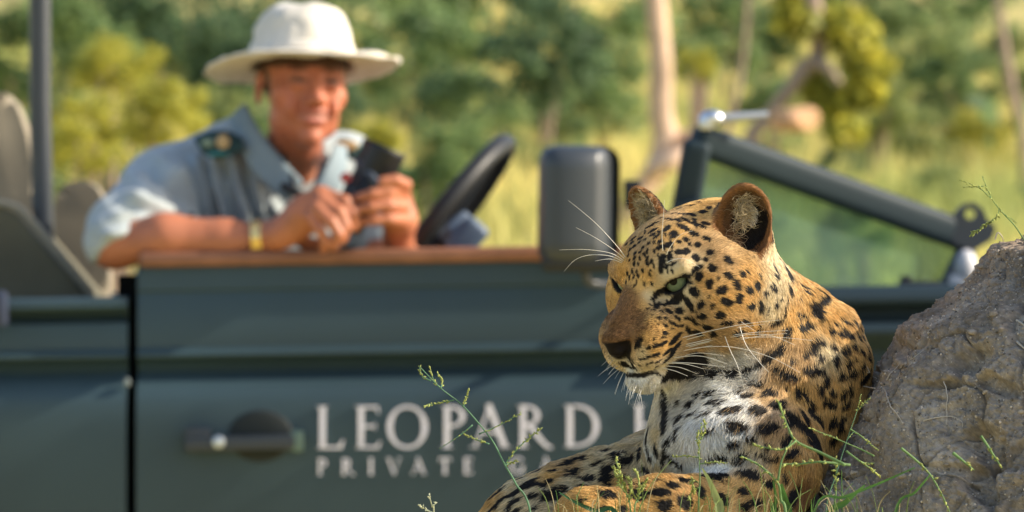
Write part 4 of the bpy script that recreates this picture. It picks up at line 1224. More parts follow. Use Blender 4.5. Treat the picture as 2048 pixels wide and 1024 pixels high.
S(1460, 720, 5.12, [(605,160,100,45,8),(465,110,34,22,-30),(660,25,40,18,-20),(285,240,90,32,-10),(180,375,80,28,-8),(90,320,50,18,-20),(405,340,75,38,-20),(290,520,88,52,5),(50,500,55,24,-5),
 (400,710,105,60,-20),(510,465,70,50,-40),(700,340,60,45,-40),(760,370,40,50),(880,115,95,46,-10),(985,225,60,35,75),(925,310,55,38,-70),(1135,160,55,32,85),(1245,145,58,40,-10),(1350,70,50,30,80),(1380,165,60,50),
 (1040,340,36,36),(1020,445,80,42,10),(1065,470,40,40),(1160,345,55,30,-65),(1230,305,42,30,50),(1190,455,42,42),(820,510,75,42,-75),(770,610,55,32,-60),(905,625,52,38),(640,590,70,45,70),(620,650,60,40,-40),
 (815,750,95,56),(1040,650,85,38,-75),(1140,620,70,36,-10),(1130,720,50,32,-60),(1050,810,40,45),(570,845,75,52,-50),(910,940,95,55,5),(640,960,85,50,-35),(210,810,55,32,10),(40,845,60,45),(370,890,60,30,10),
 (160,960,70,40,10),(330,975,60,28),(570,310,20,16),(1210,40,32,40),(1080,20,40,45)])
S(1200, 850, 5.885, [(655,265,45,32,60),(590,365,42,34,-30),(450,330,60,30,80),(355,385,70,28,-85),(755,380,80,34,-40),(880,425,60,45,70),(540,540,95,45,25),(300,610,35,35),(210,340,60,50,80),
 (255,470,60,30,90),(90,560,80,55,-30),(1370,400,130,40,-10),(75,815,100,52,10),(700,790,95,52,25),(870,710,75,45,40),(1030,665,65,45,45),(440,820,110,72,30),(1310,620,95,30,35),(1390,580,85,28,25),
 (1180,790,60,60),(1010,910,100,72,30),(760,960,85,75),(1430,880,90,72),(20,1000,50,40),(510,690,40,20,10),(380,690,40,18),(660,650,50,16,15),(270,1000,60,40)])
S(0, 0, 1, [(1372,730,36,19,-12),(1345,745,18,8,-5),(1248,728,8,5,30)])  # mouth corner: black marking with shadow painted into it
S(930, 850, 5.885, [(690,550,70,16,-20),(860,540,60,22,-15),(640,640,70,18,-20),(500,660,70,18,-20),(810,650,85,24,-15),(650,760,110,36,5),(790,840,75,28,-15),(530,960,40,75,0),(600,900,70,24,0),(610,1010,60,24),
 (1020,840,120,70,20),(920,710,55,22,-25),(1000,650,50,24,-20),(1040,545,50,28,-20),(1310,540,70,30,-20),(1190,455,60,28,-10),(1360,410,60,20),(380,810,90,24,-25),(300,830,60,20,-30),(420,920,60,16,-20),
 (160,960,70,14,-45),(350,960,70,18,-20),(840,970,50,26,10),(1170,760,60,30,40),(1250,590,80,22,-15),(1430,640,70,36,20),(1380,720,50,22),(1370,900,55,34,-10),(950,430,50,14,-10),(450,740,60,14,-25),(200,900,40,12,-50)])
S(1430, 850, 5.885, [(430,580,150,52,15),(640,700,70,55,-40),(820,630,60,60),(80,880,90,62,15),(350,780,85,48,25),(360,950,60,55),(480,920,70,45,-30),(920,840,110,60,-30),(690,990,40,40),(700,400,80,35),  # low entry beside the mound is shade painted into the coat
 (560,340,60,30,10),(350,340,70,35,20),(280,420,100,35,20),(960,450,60,15)])
S(1100, 820, 5.885, [(800,510,55,50,-40),(840,630,70,40,-70),(620,610,60,36),(690,700,100,42,-50),(800,360,60,22,10),(640,480,60,16),(350,570,90,18,-5),(190,640,70,22,15),(270,720,90,26,-10),(430,800,100,28,-10),
 (660,800,90,50),(680,870,60,22),(500,400,60,12,-20),(950,220,60,14,-10),(1050,190,40,8),(450,480,70,14,-10),(50,730,50,22,-10),(60,980,60,60),(380,560,60,22),(520,650,40,20)])

for _ in range(260):          # the brow is flecked more finely than can be read off one by one
    x, y = RNG.uniform(1250, 1345), RNG.uniform(462, 572)
    if y > 545 and x > 1305: continue
    if min((x - q[0]) ** 2 + (y - q[1]) ** 2 for q in SPOTS_AND_SHADE) < 8.5 ** 2: continue
    SPOTS_AND_SHADE.append((x, y, RNG.uniform(3.4, 5.2), RNG.uniform(1.9, 2.6), RNG.uniform(-75, -45) if x < 1290 else RNG.uniform(60, 100)))
sp_c = []; sp_u = []; sp_v = []
for (x, y, a, b, ang) in SPOTS_AND_SHADE:
    loc, nrm = hit(x, y)
    if loc is None: continue
    dep = loc[1] / FPX
    ca, sa = math.cos(math.radians(ang)), math.sin(math.radians(ang))
    view = np.array(P(x, y, 1.0) - CAMV); view /= np.linalg.norm(view)
    def tang(dx, dz, half):
        d = np.array([dx, 0, dz]) * half * dep
        nd = nrm @ view
        t = -(nrm @ d) / (nd if abs(nd) > .45 else (-.45 if nd <= 0 else .45))     # slide along the view onto the skin
        return d + view * t
    sp_c.append(loc); sp_u.append(tang(ca, -sa, a)); sp_v.append(tang(-sa, -ca, b))
# the rest of the coat, out of view from the front: spots spread evenly over it
cand = np.argwhere((LN[:, 1] > 0.25) | (LV[:, 2] < P(0, 1040, LY)[2])).ravel()
cand = cand[np.linalg.norm(LV[cand] - H(0, 40, -30), axis=1) > 0.075]
RNG.shuffle(cand)
placed = [np.array(c) for c in sp_c]
pl = np.array(placed); extra = 0
for i in cand[:9000]:
    p = LV[i]
    if ((pl - p) ** 2).sum(1).min() < 0.030 ** 2: continue
    n = LN[i]; u = np.cross(n, RNG.normal(size=3)); u /= np.linalg.norm(u) + 1e-9
    v = np.cross(n, u); r = RNG.uniform(.007, .012)
    sp_c.append(p); sp_u.append(u * r * RNG.uniform(1, 1.5)); sp_v.append(v * r * .8)
    pl = np.vstack([pl, p]); extra += 1
    if extra > 420: break
sp_c = np.array(sp_c); sp_u = np.array(sp_u); sp_v = np.array(sp_v)
uu = (sp_u ** 2).sum(1); vv = (sp_v ** 2).sum(1); sp_r = np.sqrt(np.maximum(uu, vv))
def spot_value(pts):
    """<1 inside a spot"""
    wob = 1 + 0.16 * vnoise(pts, .006, 5) + 0.10 * vnoise(pts, .0025, 9)
    order = np.argsort(pts[:, 0]); q = pts[order]; xs = q[:, 0]
    best = np.full(len(q), 9.0)
    for i in range(len(sp_c)):
        a, b = np.searchsorted(xs, (sp_c[i][0] - sp_r[i] * 1.7, sp_c[i][0] + sp_r[i] * 1.7))
        if a == b: continue
        dm = q[a:b] - sp_c[i]
        e = (dm @ sp_u[i] / uu[i]) ** 2 + (dm @ sp_v[i] / vv[i]) ** 2 + (dm ** 2).sum(1) / sp_r[i] ** 2 * 0.12
        np.minimum(best[a:b], np.sqrt(e), out=best[a:b])
    out = np.empty(len(q)); out[order] = best
    return out * wob

def coat(pts, shift=None):
    """base colour and hair length (m) of the coat at points on the skin"""
    z = zone(pts)
    col = z[:, :3].copy(); ln = z[:, 3] * 0.001
    near_head = np.linalg.norm(pts - H(0, 0, -20), axis=1)
    ln *= np.clip(.66 + (near_head - .13) / .05 * -.02, .62, .66)
    sv = spot_value(pts if shift is None else pts + shift * (ln * .55)[:, None])
    k = np.clip((np.clip(1.27 - (near_head - .12) / .06 * .09, 1.18, 1.27) - sv) / 0.13, 0, 1)[:, None]
    col = col * (1 - k) + np.array(TONES['D']) * k
    bare = np.zeros(len(pts), bool)
    # eye rims
    for s in (1, -1):
        d = almond(pts[:, 0], pts[:, 1], pts[:, 2], s)
        near = np.linalg.norm(pts - EYE_C[s], axis=1) < .03
        k = (np.clip((.0036 - d) / .0016, 0, 1) * near)[:, None]
        col = col * (1 - k) + np.array(TONES['D']) * k
        bare |= near & (d < .0024)
    # nose leather
    q = (pts - H(0, 66, -35)) @ HR.T * 1000
    e = np.sqrt((q[:, 0] / 16.5) ** 2 + (q[:, 1] / 15) ** 2 + (np.where(q[:, 2] > 0, q[:, 2] / 8.0, q[:, 2] / 19.0)) ** 2)
    k = np.clip((1.12 - e) / .12, 0, 1)[:, None]
    col = col * (1 - k) + np.array((.011, .008, .007)) * k
    bare |= e < 1.05
    # lips: the groove of the mouth
    for s in (1, -1):
        path = catmull(MOUTH(s), 6)
        d = np.sqrt(((pts[:, None, :] - path[None]) ** 2).sum(2)).min(1) if len(pts) < 4000 else np.min([np.sqrt(((pts - p) ** 2).sum(1)) for p in path], axis=0)
        k = np.clip((.0040 - d) / .0012, 0, 1)[:, None]
        col = col * (1 - k) + np.array(TONES['D']) * k
        bare |= d < .0036
    # ears
    for s in (1, -1):
        A = ear_axes(s); q = (pts - EAR_C[s]) @ A.T
        e = np.sqrt((q[:, 0] / (.0245 * EAR_S[s])) ** 2 + (q[:, 2] / .0315) ** 2)
        isear = (np.sqrt((q[:, 0] / (.034 * EAR_S[s])) ** 2 + ((q[:, 2] - .003) / .041) ** 2) < 1) & (np.abs(q[:, 1]) < .024) & (q[:, 2] > -.030)
        inner = isear & (e < .98) & (q[:, 1] > -.008)
        back = isear & (q[:, 1] < -.004) & ~inner
        rim = isear & ~inner & ~back
        col[inner] = TONES['E'] if s > 0 else TONES['C']  # far ear: glow of sun through it put into the colour
        deep = inner & (q[:, 0] * np.sign(A[0][0]) > -.001) & (q[:, 2] < .012)
        if s > 0: col[deep] = TONES['D']
        col[back] = TONES['D']
        wh = back & (np.sqrt(q[:, 0] ** 2 + (q[:, 2] - .004) ** 2) < .010)
        col[wh] = TONES['W']
        col[rim] = TONES['R']
        ln[inner] = .004; ln[rim] = .0045; ln[back] = .006
    return col, ln, bare

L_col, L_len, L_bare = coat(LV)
leopard = empty('leopard', tuple(LP(1400, 1390, .05)))
tag(leopard, 'spotted leopard lying against the termite mound with its head turned to the left', 'leopard')
bpy.context.view_layer.update()
def to_local(V, root): return np.asarray(V) - np.array(root.location)
M_skin = mat('leopard_skin', rough=0.75, spec=0.15, attr='Col')
l_me = np_mesh('leopard_body', to_local(LV, leopard), LQ, L_col)
l_body = link('body', l_me, M_skin, leopard, smooth=True)

# ---- eyes
def make_eye(s):
    R = eye_axes(s); c = EYE_C[s]
    gaze = np.array([-0.40, -0.90, -0.13]) if s > 0 else np.array([-0.80, -0.60, -0.02])
    gaze = gaze / np.linalg.norm(gaze)
    bm = bmesh.new()
    bmesh.ops.create_uvsphere(bm, u_segments=64, v_segments=64, radius=EYE_R)
    me = bm_mesh('eyeball', bm)
    q = Vector((0, 0, 1)).rotation_difference(Vector(gaze))
    V = np.array([q @ v.co for v in me.vertices])
    z = np.array([v.co.z for v in me.vertices]) / EYE_R
    me.vertices.foreach_set('co', V.astype(np.float32).ravel())
    ang = np.degrees(np.arccos(np.clip(z, -1, 1)))
    col = np.zeros((len(V), 4), np.float32); col[:, 3] = 1
    fl = vnoise(V, .002, 3)[:, None] * .02
    col[:, :3] = np.where((ang < 15)[:, None], (.004, .004, .004), np.where((ang < 46)[:, None], np.array((.135, .175, .105)) + fl + np.clip((ang[:, None] - 30) / 16, 0, 1) * np.array((-.07, -.09, -.04)),
                 np.where((ang < 56)[:, None], (.02, .02, .015), (.03, .025, .02))))
    a = me.color_attributes.new('Col', 'FLOAT_COLOR', 'POINT'); a.data.foreach_set('color', col.ravel())
    o = link('eye', me, M_eye, leopard, smooth=True)
    o.location = c - np.array(leopard.location)
M_eye = mat('eye_gloss', rough=0.10, spec=0.16, attr='Col')
for s in (1, -1): make_eye(s)

# ---- coat of hair
def hair_object(name, roots, pts, rad0, col, m, parent):
    """pts (n,k,3), rad0 (n,), col (n,3)"""
    n, k, _ = pts.shape
    hc = bpy.data.hair_curves.new(name)
    hc.add_curves([k] * n)
    hc.attributes['position'].data.foreach_set('vector', pts.reshape(-1, 3).astype(np.float32).ravel())
    taper = np.linspace(1, 0.25, k) ** 0.8
    r = (rad0[:, None] * taper[None]).astype(np.float32)
    ra = hc.attributes.get('radius') or hc.attributes.new('radius', 'FLOAT', 'POINT')
    ra.data.foreach_set('value', r.ravel())
    ca = hc.attributes.new('Col', 'FLOAT_COLOR', 'CURVE')
    c = np.ones((n, 4), np.float32); c[:, :3] = col
    ca.data.foreach_set('color', c.ravel())
    o = bpy.data.objects.new(name, hc)
    hc.materials.append(m)
    COL.objects.link(o)
    o.parent = parent
    return o

COMB = [  # image position, image direction of the lie of the coat
 (1225,660,(1,-.9)),(1240,620,(.7,-1)),(1280,560,(.35,-1)),(1290,500,(.5,-1)),(1330,450,(.7,-1)),(1400,420,(1,-.6)),(1360,510,(.5,-1)),(1400,480,(1,-.8)),
 (1420,540,(1,-.3)),(1440,600,(1,.05)),(1480,640,(1,.3)),(1400,640,(1,0)),(1350,620,(1,.15)),(1300,650,(1,-.2)),(1310,700,(1,-.15)),(1350,690,(1,0)),(1280,740,(.9,.4)),
 (1260,765,(-.1,1)),(1300,775,(.1,1)),(1340,770,(.3,1)),(1235,735,(-.3,1)),(1400,700,(1,.3)),(1460,700,(1,.2)),(1520,600,(.5,1)),(1545,520,(.3,1)),(1550,620,(.2,1)),
 (1580,480,(.8,.7)),(1620,560,(.7,.8)),(1660,640,(.6,.9)),(1700,700,(.4,1)),(1600,650,(.5,1)),(1720,780,(0,1)),(1640,760,(.1,1)),(1560,720,(-.3,1)),(1580,800,(-.25,1)),
 (1660,860,(-.2,1)),(1600,900,(-.5,1)),(1540,860,(-.5,.9)),(1500,800,(-.6,.8)),(1480,850,(-.3,1)),(1440,800,(-.8,.6)),(1400,780,(-.8,.4)),(1360,800,(-.6,.7)),(1340,840,(-.8,.8)),
 (1400,870,(-.1,1)),(1380,900,(-.2,1)),(1440,900,(.1,1)),(1340,900,(-.9,.4)),(1300,880,(-1,.3)),(1260,860,(-1,.35)),(1200,900,(-1,.35)),(1100,930,(-1,.3)),(1050,960,(-1,.35)),
 (1000,980,(-1,.5)),(1150,970,(-1,.5)),(1040,1010,(-1,.45)),(1180,985,(-.8,-.25)),(1240,980,(-.7,-.8)),(1320,970,(-.5,-.8)),(1400,970,(-.5,-.6)),(1300,1010,(-.8,-.3)),(1200,1015,(-1,0)),(1460,1000,(-.6,.2)),(1560,970,(-.5,.9)),(1600,950,(-.5,1))]
cp = []; cv = []
for (x, y, (dx, dy)) in COMB:
    loc, nrm = hit(x, y)
    if loc is None: continue
    v = np.array([dx, 0, -dy]) / math.hypot(dx, dy)
    v = v - nrm * (v @ nrm)
    cp.append(loc); cv.append(v / (np.linalg.norm(v) + 1e-6))
cp = np.array(cp); cv = np.array(cv)
def comb(pts):
    out = np.zeros_like(pts)
    for a in range(0, len(pts), 20000):
        q = pts[a:a + 20000]
        d2 = ((q[:, None, :] - cp[None]) ** 2).sum(2)
        w = 1 / (d2 + 4e-5) ** 1.6
        out[a:a + 20000] = (w / w.sum(1, keepdims=True)) @ cv
    return out

def sample_skin(n, wfun):
    T = np.concatenate([LQ[:, [0, 1, 2]], LQ[:, [0, 2, 3]]])
    a, b, c = LV[T[:, 0]], LV[T[:, 1]], LV[T[:, 2]]
    ar = 0.5 * np.linalg.norm(np.cross(b - a, c - a), axis=1)
    nn = LN[T[:, 0]]
    w = ar * wfun((a + b + c) / 3, nn)
    pick = RNG.choice(len(T), size=n, p=w / w.sum())
    u = RNG.random(n); v = RNG.random(n); f = u + v > 1; u[f] = 1 - u[f]; v[f] = 1 - v[f]
    p = a[pick] + u[:, None] * (b[pick] - a[pick]) + v[:, None] * (c[pick] - a[pick])
    nr = LN[T[pick, 0]] * (1 - u - v)[:, None] + LN[T[pick, 1]] * u[:, None] + LN[T[pick, 2]] * v[:, None]
    return p, nr / (np.linalg.norm(nr, axis=1, keepdims=True) + 1e-9)

def dens(c, n):
    view = c - np.array([0, 0, CAM_Z]); view /= np.linalg.norm(view, axis=1, keepdims=True)
    facing = -(n * view).sum(1)
    w = np.where(facing > -0.35, 1.0, 0.22)
    w *= np.where(c[:, 2] < P(0, 1060, LY)[2], 0.18, 1.0)
    hd = np.linalg.norm(c - H(0, 10, -20), axis=1)
    return w * np.where(hd < 0.13, 1.9, 1.0)

N_HAIR = 300000
hp, hn = sample_skin(N_HAIR, dens)
cd = comb(hp)
h_col, h_len, h_bare = coat(hp, cd)      # a hair shows its colour downstream of its root
keep = ~h_bare
hp, hn, h_col, h_len, cd = hp[keep], hn[keep], h_col[keep], h_len[keep], cd[keep]
n = len(hp)
# tufts: neighbours lean the same way
tuft = np.stack([vnoise(hp, .006, 21), vnoise(hp, .006, 22), vnoise(hp, .006, 23)], 1) * .40 + np.stack([vnoise(hp, .022, 31), vnoise(hp, .022, 32), vnoise(hp, .022, 33)], 1) * .30
cd = cd + tuft + RNG.normal(size=(n, 3)) * .16
cd -= hn * (cd * hn).sum(1, keepdims=True)
cd /= np.linalg.norm(cd, axis=1, keepdims=True) + 1e-9
ln_ = h_len * RNG.uniform(.6, 1.15, n)
lift = 0.34 + 0.12 * vnoise(hp, .012, 41)
k = 4
tt = np.linspace(0, 1, k)
pts = np.zeros((n, k, 3))
for j, t in enumerate(tt):
    up = (lift * (t - 0.42 * t * t))[:, None]
    pts[:, j] = hp + ln_[:, None] * (cd * t * .93 + hn * up) - hn * .0004 + np.array([0, 0, -1]) * (ln_ * .08 * t * t)[:, None]
lum = h_col.sum(1)
hv = RNG.uniform(.52, 1.44, n)[:, None] * (1 + .14 * vnoise(hp, .01, 51))[:, None]
h_col = np.clip(h_col * hv, 0, .9)
nose_d = np.linalg.norm(hp - H(0, 45, -20), axis=1)
h_col *= np.where(nose_d < .045, RNG.choice([.40, .75, 1.2, 1.7], n), 1.0)[:, None]
pale = (RNG.random(n) < .05) & (lum < .2) & (h_len > .011)
h_col[pale] = np.array(TONES['T']) * RNG.uniform(.6, 1.1, pale.sum())[:, None]
rad = np.where(h_len < .006, .00020, .00027) * RNG.uniform(.8, 1.2, n)
M_fur = mat('fur_hair', rough=0.55, spec=0.25, attr='Col')
fur = hair_object('fur', hp, to_local(pts.reshape(-1, 3), leopard).reshape(pts.shape), rad, h_col, M_fur, leopard)
tag(fur, kind='stuff')

# tufts inside the ear in view, cream and curling
er, en, ecol, epts = [], [], [], []
for s, num, tone in ((1, 900, 'C'), (-1, 500, 'C')):
    A = ear_axes(s); c = EAR_C[s]
    for i in range(num):
        x = RNG.uniform(-.019, .010); z = RNG.uniform(-.026, .022)
        if (x / .022) ** 2 + (z / .030) ** 2 > 1: continue
        if s > 0 and x * np.sign(A[0][0]) > .004: continue
        if s > 0 and z < -.004 and x * np.sign(A[0][0]) > -.006: continue
        root = c + A[0] * x + A[2] * z + A[1] * -.003
        d = A[0] * RNG.normal(.5, .6) * np.sign(A[0][0]) + A[2] * RNG.normal(.1 if s > 0 else .1, .6) + A[1] * RNG.uniform(.2, .8)
        d /= np.linalg.norm(d); L = RNG.uniform(.008, .018)
        curl = np.cross(d, RNG.normal(size=3)); curl /= np.linalg.norm(curl)
        pp = [root + d * L * t + curl * L * .35 * math.sin(2.6 * t) + A[1] * .002 * t for t in (0, .33, .66, 1)]
        epts.append(pp); ecol.append(np.array(TONES[tone]) * RNG.uniform(.45, 1.1))
epts = np.array(epts); ecol = np.clip(np.array(ecol), 0, .9)
et = hair_object('ear_tuft', None, to_local(epts.reshape(-1, 3), leopard).reshape(epts.shape), np.full(len(epts), .00024), ecol, M_fur, leopard)
tag(et, kind='stuff')

# ---- whiskers: one object each
M_wh = mat('whisker', (.80, .77, .68), rough=.35, spec=.5)
def whisker(pix, r0=.00042, t_list=None):
    loc, nrm = hit(*pix[0])
    t0 = (loc[1] - LY) if loc is not None else 0.0
    t0 += .002
    n = len(pix)
    ts = t_list or [t0 - .012 * (1 - (1 - i / (n - 1)) ** 2) for i in range(n)]
    pts = catmull([LP(x, y, t) for (x, y), t in zip(pix, ts)], 7)
    V, F = tube_arrays(pts, np.linspace(r0, r0 * .25, len(pts)), 5)
    bm = bmesh.new(); add_tube(bm, to_local(pts, leopard), np.linspace(r0, r0 * .25, len(pts)), 5)
    link('whisker', bm_mesh('whisker', bm), M_wh, leopard, smooth=True)
WH = [[(1362,676),(1420,662),(1490,648),(1558,640)], [(1370,680),(1440,662),(1500,652),(1530,648)], [(1368,690),(1440,674),(1520,664),(1576,661)], [(1366,694),(1450,676),(1530,669),(1590,690)],
 [(1372,696),(1440,680),(1540,674),(1625,681)], [(1375,700),(1450,686),(1520,672),(1574,667)], [(1364,702),(1410,694),(1470,695),(1540,714),(1600,745)], [(1366,712),(1400,706),(1450,712)],
 [(1345,716),(1400,712),(1455,728)], [(1340,724),(1390,727),(1450,734)], [(1330,726),(1370,728),(1408,738)], [(1330,732),(1360,735),(1395,748)], [(1322,735),(1350,742),(1375,752)],
 [(1448,668),(1460,700),(1476,735),(1492,790)], [(1478,648),(1492,690),(1520,726),(1538,745)], [(1480,642),(1495,652),(1510,662)]]
for w in WH: whisker(w)
# brow hairs beyond the far eye, and over the near eye
for w in [[(1252,516),(1232,490),(1190,445),(1137,401)], [(1250,518),(1228,500),(1190,475),(1152,455)], [(1249,522),(1220,506),(1170,499),(1118,500)], [(1247,524),(1220,512),(1180,510),(1150,520),(1128,543)],
          [(1245,526),(1220,518),(1190,522)], [(1326,505),(1324,470),(1327,430),(1329,400)], [(1332,512),(1340,495),(1360,470),(1385,462)], [(1330,528),(1345,520),(1370,518),(1400,535)]]:
    whisker(w, .00034)
# chin bristles, lit blue-white against the door
for i in range(26):
    f = RNG.random()
    x = 1226 + 60 * f; y = 715 + 62 * f ** .8 + RNG.uniform(-4, 4)
    a = math.radians(RNG.uniform(115, 165) - 45 * f); L = RNG.uniform(18, 46)
    if hit(x + 6, y)[0] is None: x += 8
    whisker([(x, y), (x + L * .5 * math.cos(a), y + L * .5 * math.sin(a) + 1), (x + L * math.cos(a) * .95, y + L * math.sin(a) + 5)], .00026)
# ------------------------------------------------------------------ the man
NY = 13.2
def MP(px, py, Y=NY): return np.array(P(px, py, Y))
def mr(px): return px / (FPX / NY)
man = empty('person', (P(480, 0, 13.45).x, 13.45, 0.45))
tag(man, 'man in grey blue shirt and cream brimmed hat leaning on the vehicle door', 'person')
ML = np.array(man.location)
ay = math.radians(17); ap = math.radians(-4)
f0 = np.array([math.sin(ay), -math.cos(ay), 0]); MLf = np.array([math.cos(ay), math.sin(ay), 0.0])
MF = f0 * math.cos(ap) + np.array([0, 0, -1]) * math.sin(ap); MU = np.array([0, 0, 1]) * math.cos(ap) + f0 * math.sin(ap)
tl = math.radians(-3)     # slight tilt of the head
MLf, MU = MLf * math.cos(tl) + MU * math.sin(tl), MU * math.cos(tl) - MLf * math.sin(tl)
MR = np.stack([MLf, MF, MU])
MO = MP(604, 172, NY)
def G(l, f, u): return MO + (l * MLf + f * MF + u * MU) * .001

HAND = {}
def body_field(h):
    lo = np.array([P(120, 0, 13.0)[0], 12.86, .35]); hi = np.array([P(1080, 0, 13.0)[0], 13.85, P(0, 20, NY)[2]])
    F = Field(lo, hi, h)
    E = F.ell
    # trunk, hips, legs (under the clothes)
    F.cone(MP(475, 400, 13.40), MP(400, 640, 13.50), .090, .105, .04); F.cone(MP(335, 378, 13.36), MP(680, 340, 13.44), .045, .045, .03)
    F.cone(MP(400, 640, 13.50), MP(390, 930, 13.55), .105, .12, .05)
    for y in (13.44, 13.64):
        F.cone(MP(400, 940, y), MP(860, 930, y), .075, .055, .03); F.cone(MP(860, 930, y), MP(900, 1380, y), .052, .036, .02); F.cone(MP(890, 1400, y), MP(1010, 1420, y), .036, .032, .02)
    # neck
    F.cone(G(0, -14, -60), MP(576, 352, 13.33), .046, .056, .015)
    # head
    E(G(0, -12, 34), (.075, .094, .082), .02, MR); E(G(0, 30, -24), (.060, .060, .080), .025, MR)
    E(G(0, 38, -74), (.040, .044, .032), .016, MR); E(G(0, 74, -98), (.018, .015, .015), .016, MR)
    for s in (1, -1):
        E(G(s * 44, 55, -22), (.022, .022, .018), .018, MR)
        E(G(s * 33, 72, -46), (.015, .014, .017), .012, MR)
        E(G(s * 44, 18, -66), (.014, .028, .022), .02, MR)
        E(G(s * 30, 80, 17), (.022, .010, .007), .010, MR)
        E(G(s * 31, 96, 1), (.0155, .012, .0085), .008, MR, 'sub')
        E(G(s * 31, 76, 1), .0135, .003)
        E(G(s * 31, 86, 8), (.018, .008, .005), .006, MR); E(G(s * 31, 86, -8), (.017, .007, .005), .006, MR)
        E(G(s * 77, -8, -8), (.006, .017, .030), .008, MR); E(G(s * 79, -4, -6), (.004, .010, .018), .003, MR, 'sub')
        E(G(s * 11, 93, -37), (.009, .011, .008), .006, MR)
        E(G(s * 30, 84, -44), (.003, .010, .014), .008, MR, 'sub')
    F.cone(G(0, 86, 8), G(0, 106, -32), .0085, .0125, .010)
    E(G(0, 88, -55), (.025, .010, .0070), .007, MR); E(G(0, 86, -69), (.022, .010, .0080), .007, MR)
    F.chain([G(-31, 72, -55), G(-15, 92, -61), G(0, 96, -62.5), G(15, 92, -61), G(31, 72, -55)], [.002, .0038, .0044, .0038, .002], .003, 'sub')
    # right arm along the top of the door
    F.cone(MP(322, 388, 13.33), MP(230, 488, 13.07), .050, .043, .02)
    F.chain([MP(232, 490, 13.06), MP(330, 476, 13.035), MP(450, 480, 13.03), MP(530, 476, 13.02), MP(575, 462, 13.00)], [.038, .041, .034, .0245, .025], .02)
    # right hand: palm, four fingers bent down, thumb
    p = [MP(560, 468, 12.995), MP(612, 428, 12.985), MP(640, 398, 12.975)]
    F.chain(p, [.025, .032, .024], .016); E(MP(600, 440, 12.99), (.040, .020, .026), .014, np.stack([[.8, 0, .6], [0, 1, 0], [-.6, 0, .8]]))
    F.chain([MP(648, 388, 12.970), MP(690, 402, 12.955), MP(706, 430, 12.95), MP(711, 456, 12.955)], [.0125, .0108, .0098, .0082], .005)
    F.chain([MP(642, 400, 12.955), MP(678, 424, 12.940), MP(692, 455, 12.94), MP(686, 480, 12.95)], [.0125, .0108, .0098, .0082], .004)
    F.chain([MP(632, 414, 12.945), MP(662, 444, 12.930), MP(678, 470, 12.93), MP(668, 494, 12.945)], [.0115, .0102, .0092, .0080], .004)
    F.chain([MP(618, 432, 12.945), MP(640, 462, 12.935), MP(652, 484, 12.94), MP(646, 500, 12.955)], [.0105, .0092, .0085, .0075], .004)
    F.chain([MP(580, 462, 13.01), MP(610, 486, 13.03), MP(648, 490, 13.03), MP(672, 478, 13.02)], [.0150, .0120, .0105, .0085], .006)
    # left arm, upright behind the door; the hand wraps the binoculars
    F.cone(MP(690, 360, 13.46), MP(830, 610, 13.34), .05, .042, .02)
    F.chain([MP(830, 610, 13.34), MP(806, 520, 13.16), MP(796, 478, 13.07)], [.042, .030, .025], .015)
    F.chain([MP(796, 478, 13.07), MP(800, 440, 13.04), MP(798, 392, 13.035)], [.025, .029, .022], .014)
    F.chain([MP(806, 388, 13.005), MP(778, 384, 12.962), MP(745, 388, 12.952), MP(714, 396, 12.965)], [.0118, .0105, .0098, .0082], .0035)
    F.chain([MP(808, 413, 13.005), MP(778, 411, 12.958), MP(742, 414, 12.948), MP(709, 420, 12.962)], [.0120, .0108, .0098, .0082], .0035)
    F.chain([MP(806, 440, 13.01), MP(778, 438, 12.962), MP(748, 440, 12.954), MP(716, 444, 12.968)], [.0112, .0100, .0092, .0078], .0035)
    F.chain([MP(804, 392, 13.02), MP(811, 370, 12.99), MP(792, 361, 12.962), MP(765, 363, 12.955)], [.0118, .0112, .0108, .0095], .004)
    F.chain([MP(800, 440, 13.06), MP(770, 410, 13.10), MP(745, 385, 13.10)], [.015, .0115, .0095], .006)
    return F

bF = body_field(.0042)
BV, BQ = bF.mesh(1); BN = vert_normals(BV, BQ)
def body_col(V):
    n = len(V); q = (V - MO) @ MR.T * 1000
    skin = np.array([.44, .160, .082]); col = np.tile(skin, (n, 1))
    col *= (1 + .10 * fbm(V, .03, 2, seed=9))[:, None]
    onhead = (q[:, 2] > -125) & (np.abs(q[:, 0]) < 95) & (np.abs(q[:, 1]) < 130)
    col[onhead] = col[onhead] * np.array([.95, .84, .84])
    def blend(mask, c): col[:] = col * (1 - mask[:, None]) + np.array(c) * mask[:, None]
    g = lambda c, r: np.clip(1.4 - np.sqrt((((q - np.array(c)) / np.array(r)) ** 2).sum(1)), 0, 1) * onhead
    for s in (1, -1):
        blend(g((s * 40, 66, -40), (22, 18, 18)) * .7, (.50, .15, .085))
        blend(g((s * 30, 90, 21), (19, 9, 4.5)) * .95, (.10, .055, .032))
        blend(g((s * 31, 88, 3), (19, 14, 10)) * .55, (.17, .065, .035)); blend(g((s * 31, 90, 1), (14, 9, 4.2)), (.03, .02, .016))  # socket shade painted on the skin, then the dark eye slit
    blend(g((0, 104, -30), (13, 12, 12)) * .7, (.52, .15, .085))
    blend(g((0, 92, -53), (23, 14, 4)) * .8, (.40, .12, .095)); blend(g((0, 92, -70), (22, 14, 5)) * .8, (.46, .14, .11))
    blend(g((0, 84, -62), (26, 14, 2.6)) * .9, (.30, .22, .19))
    hair = onhead & (q[:, 2] > -22) & (q[:, 1] < 30 - np.abs(q[:, 2]) * .2) & (np.abs(q[:, 0]) > 55) & ~((q[:, 1] > -28) & (q[:, 2] < 18) & (np.abs(q[:, 0]) > 72))
    hair |= onhead & (q[:, 2] > 25) | (onhead & (q[:, 1] < -45) & (q[:, 2] > -60))
    blend(hair.astype(float) * .92, (.045, .024, .014))
    return col
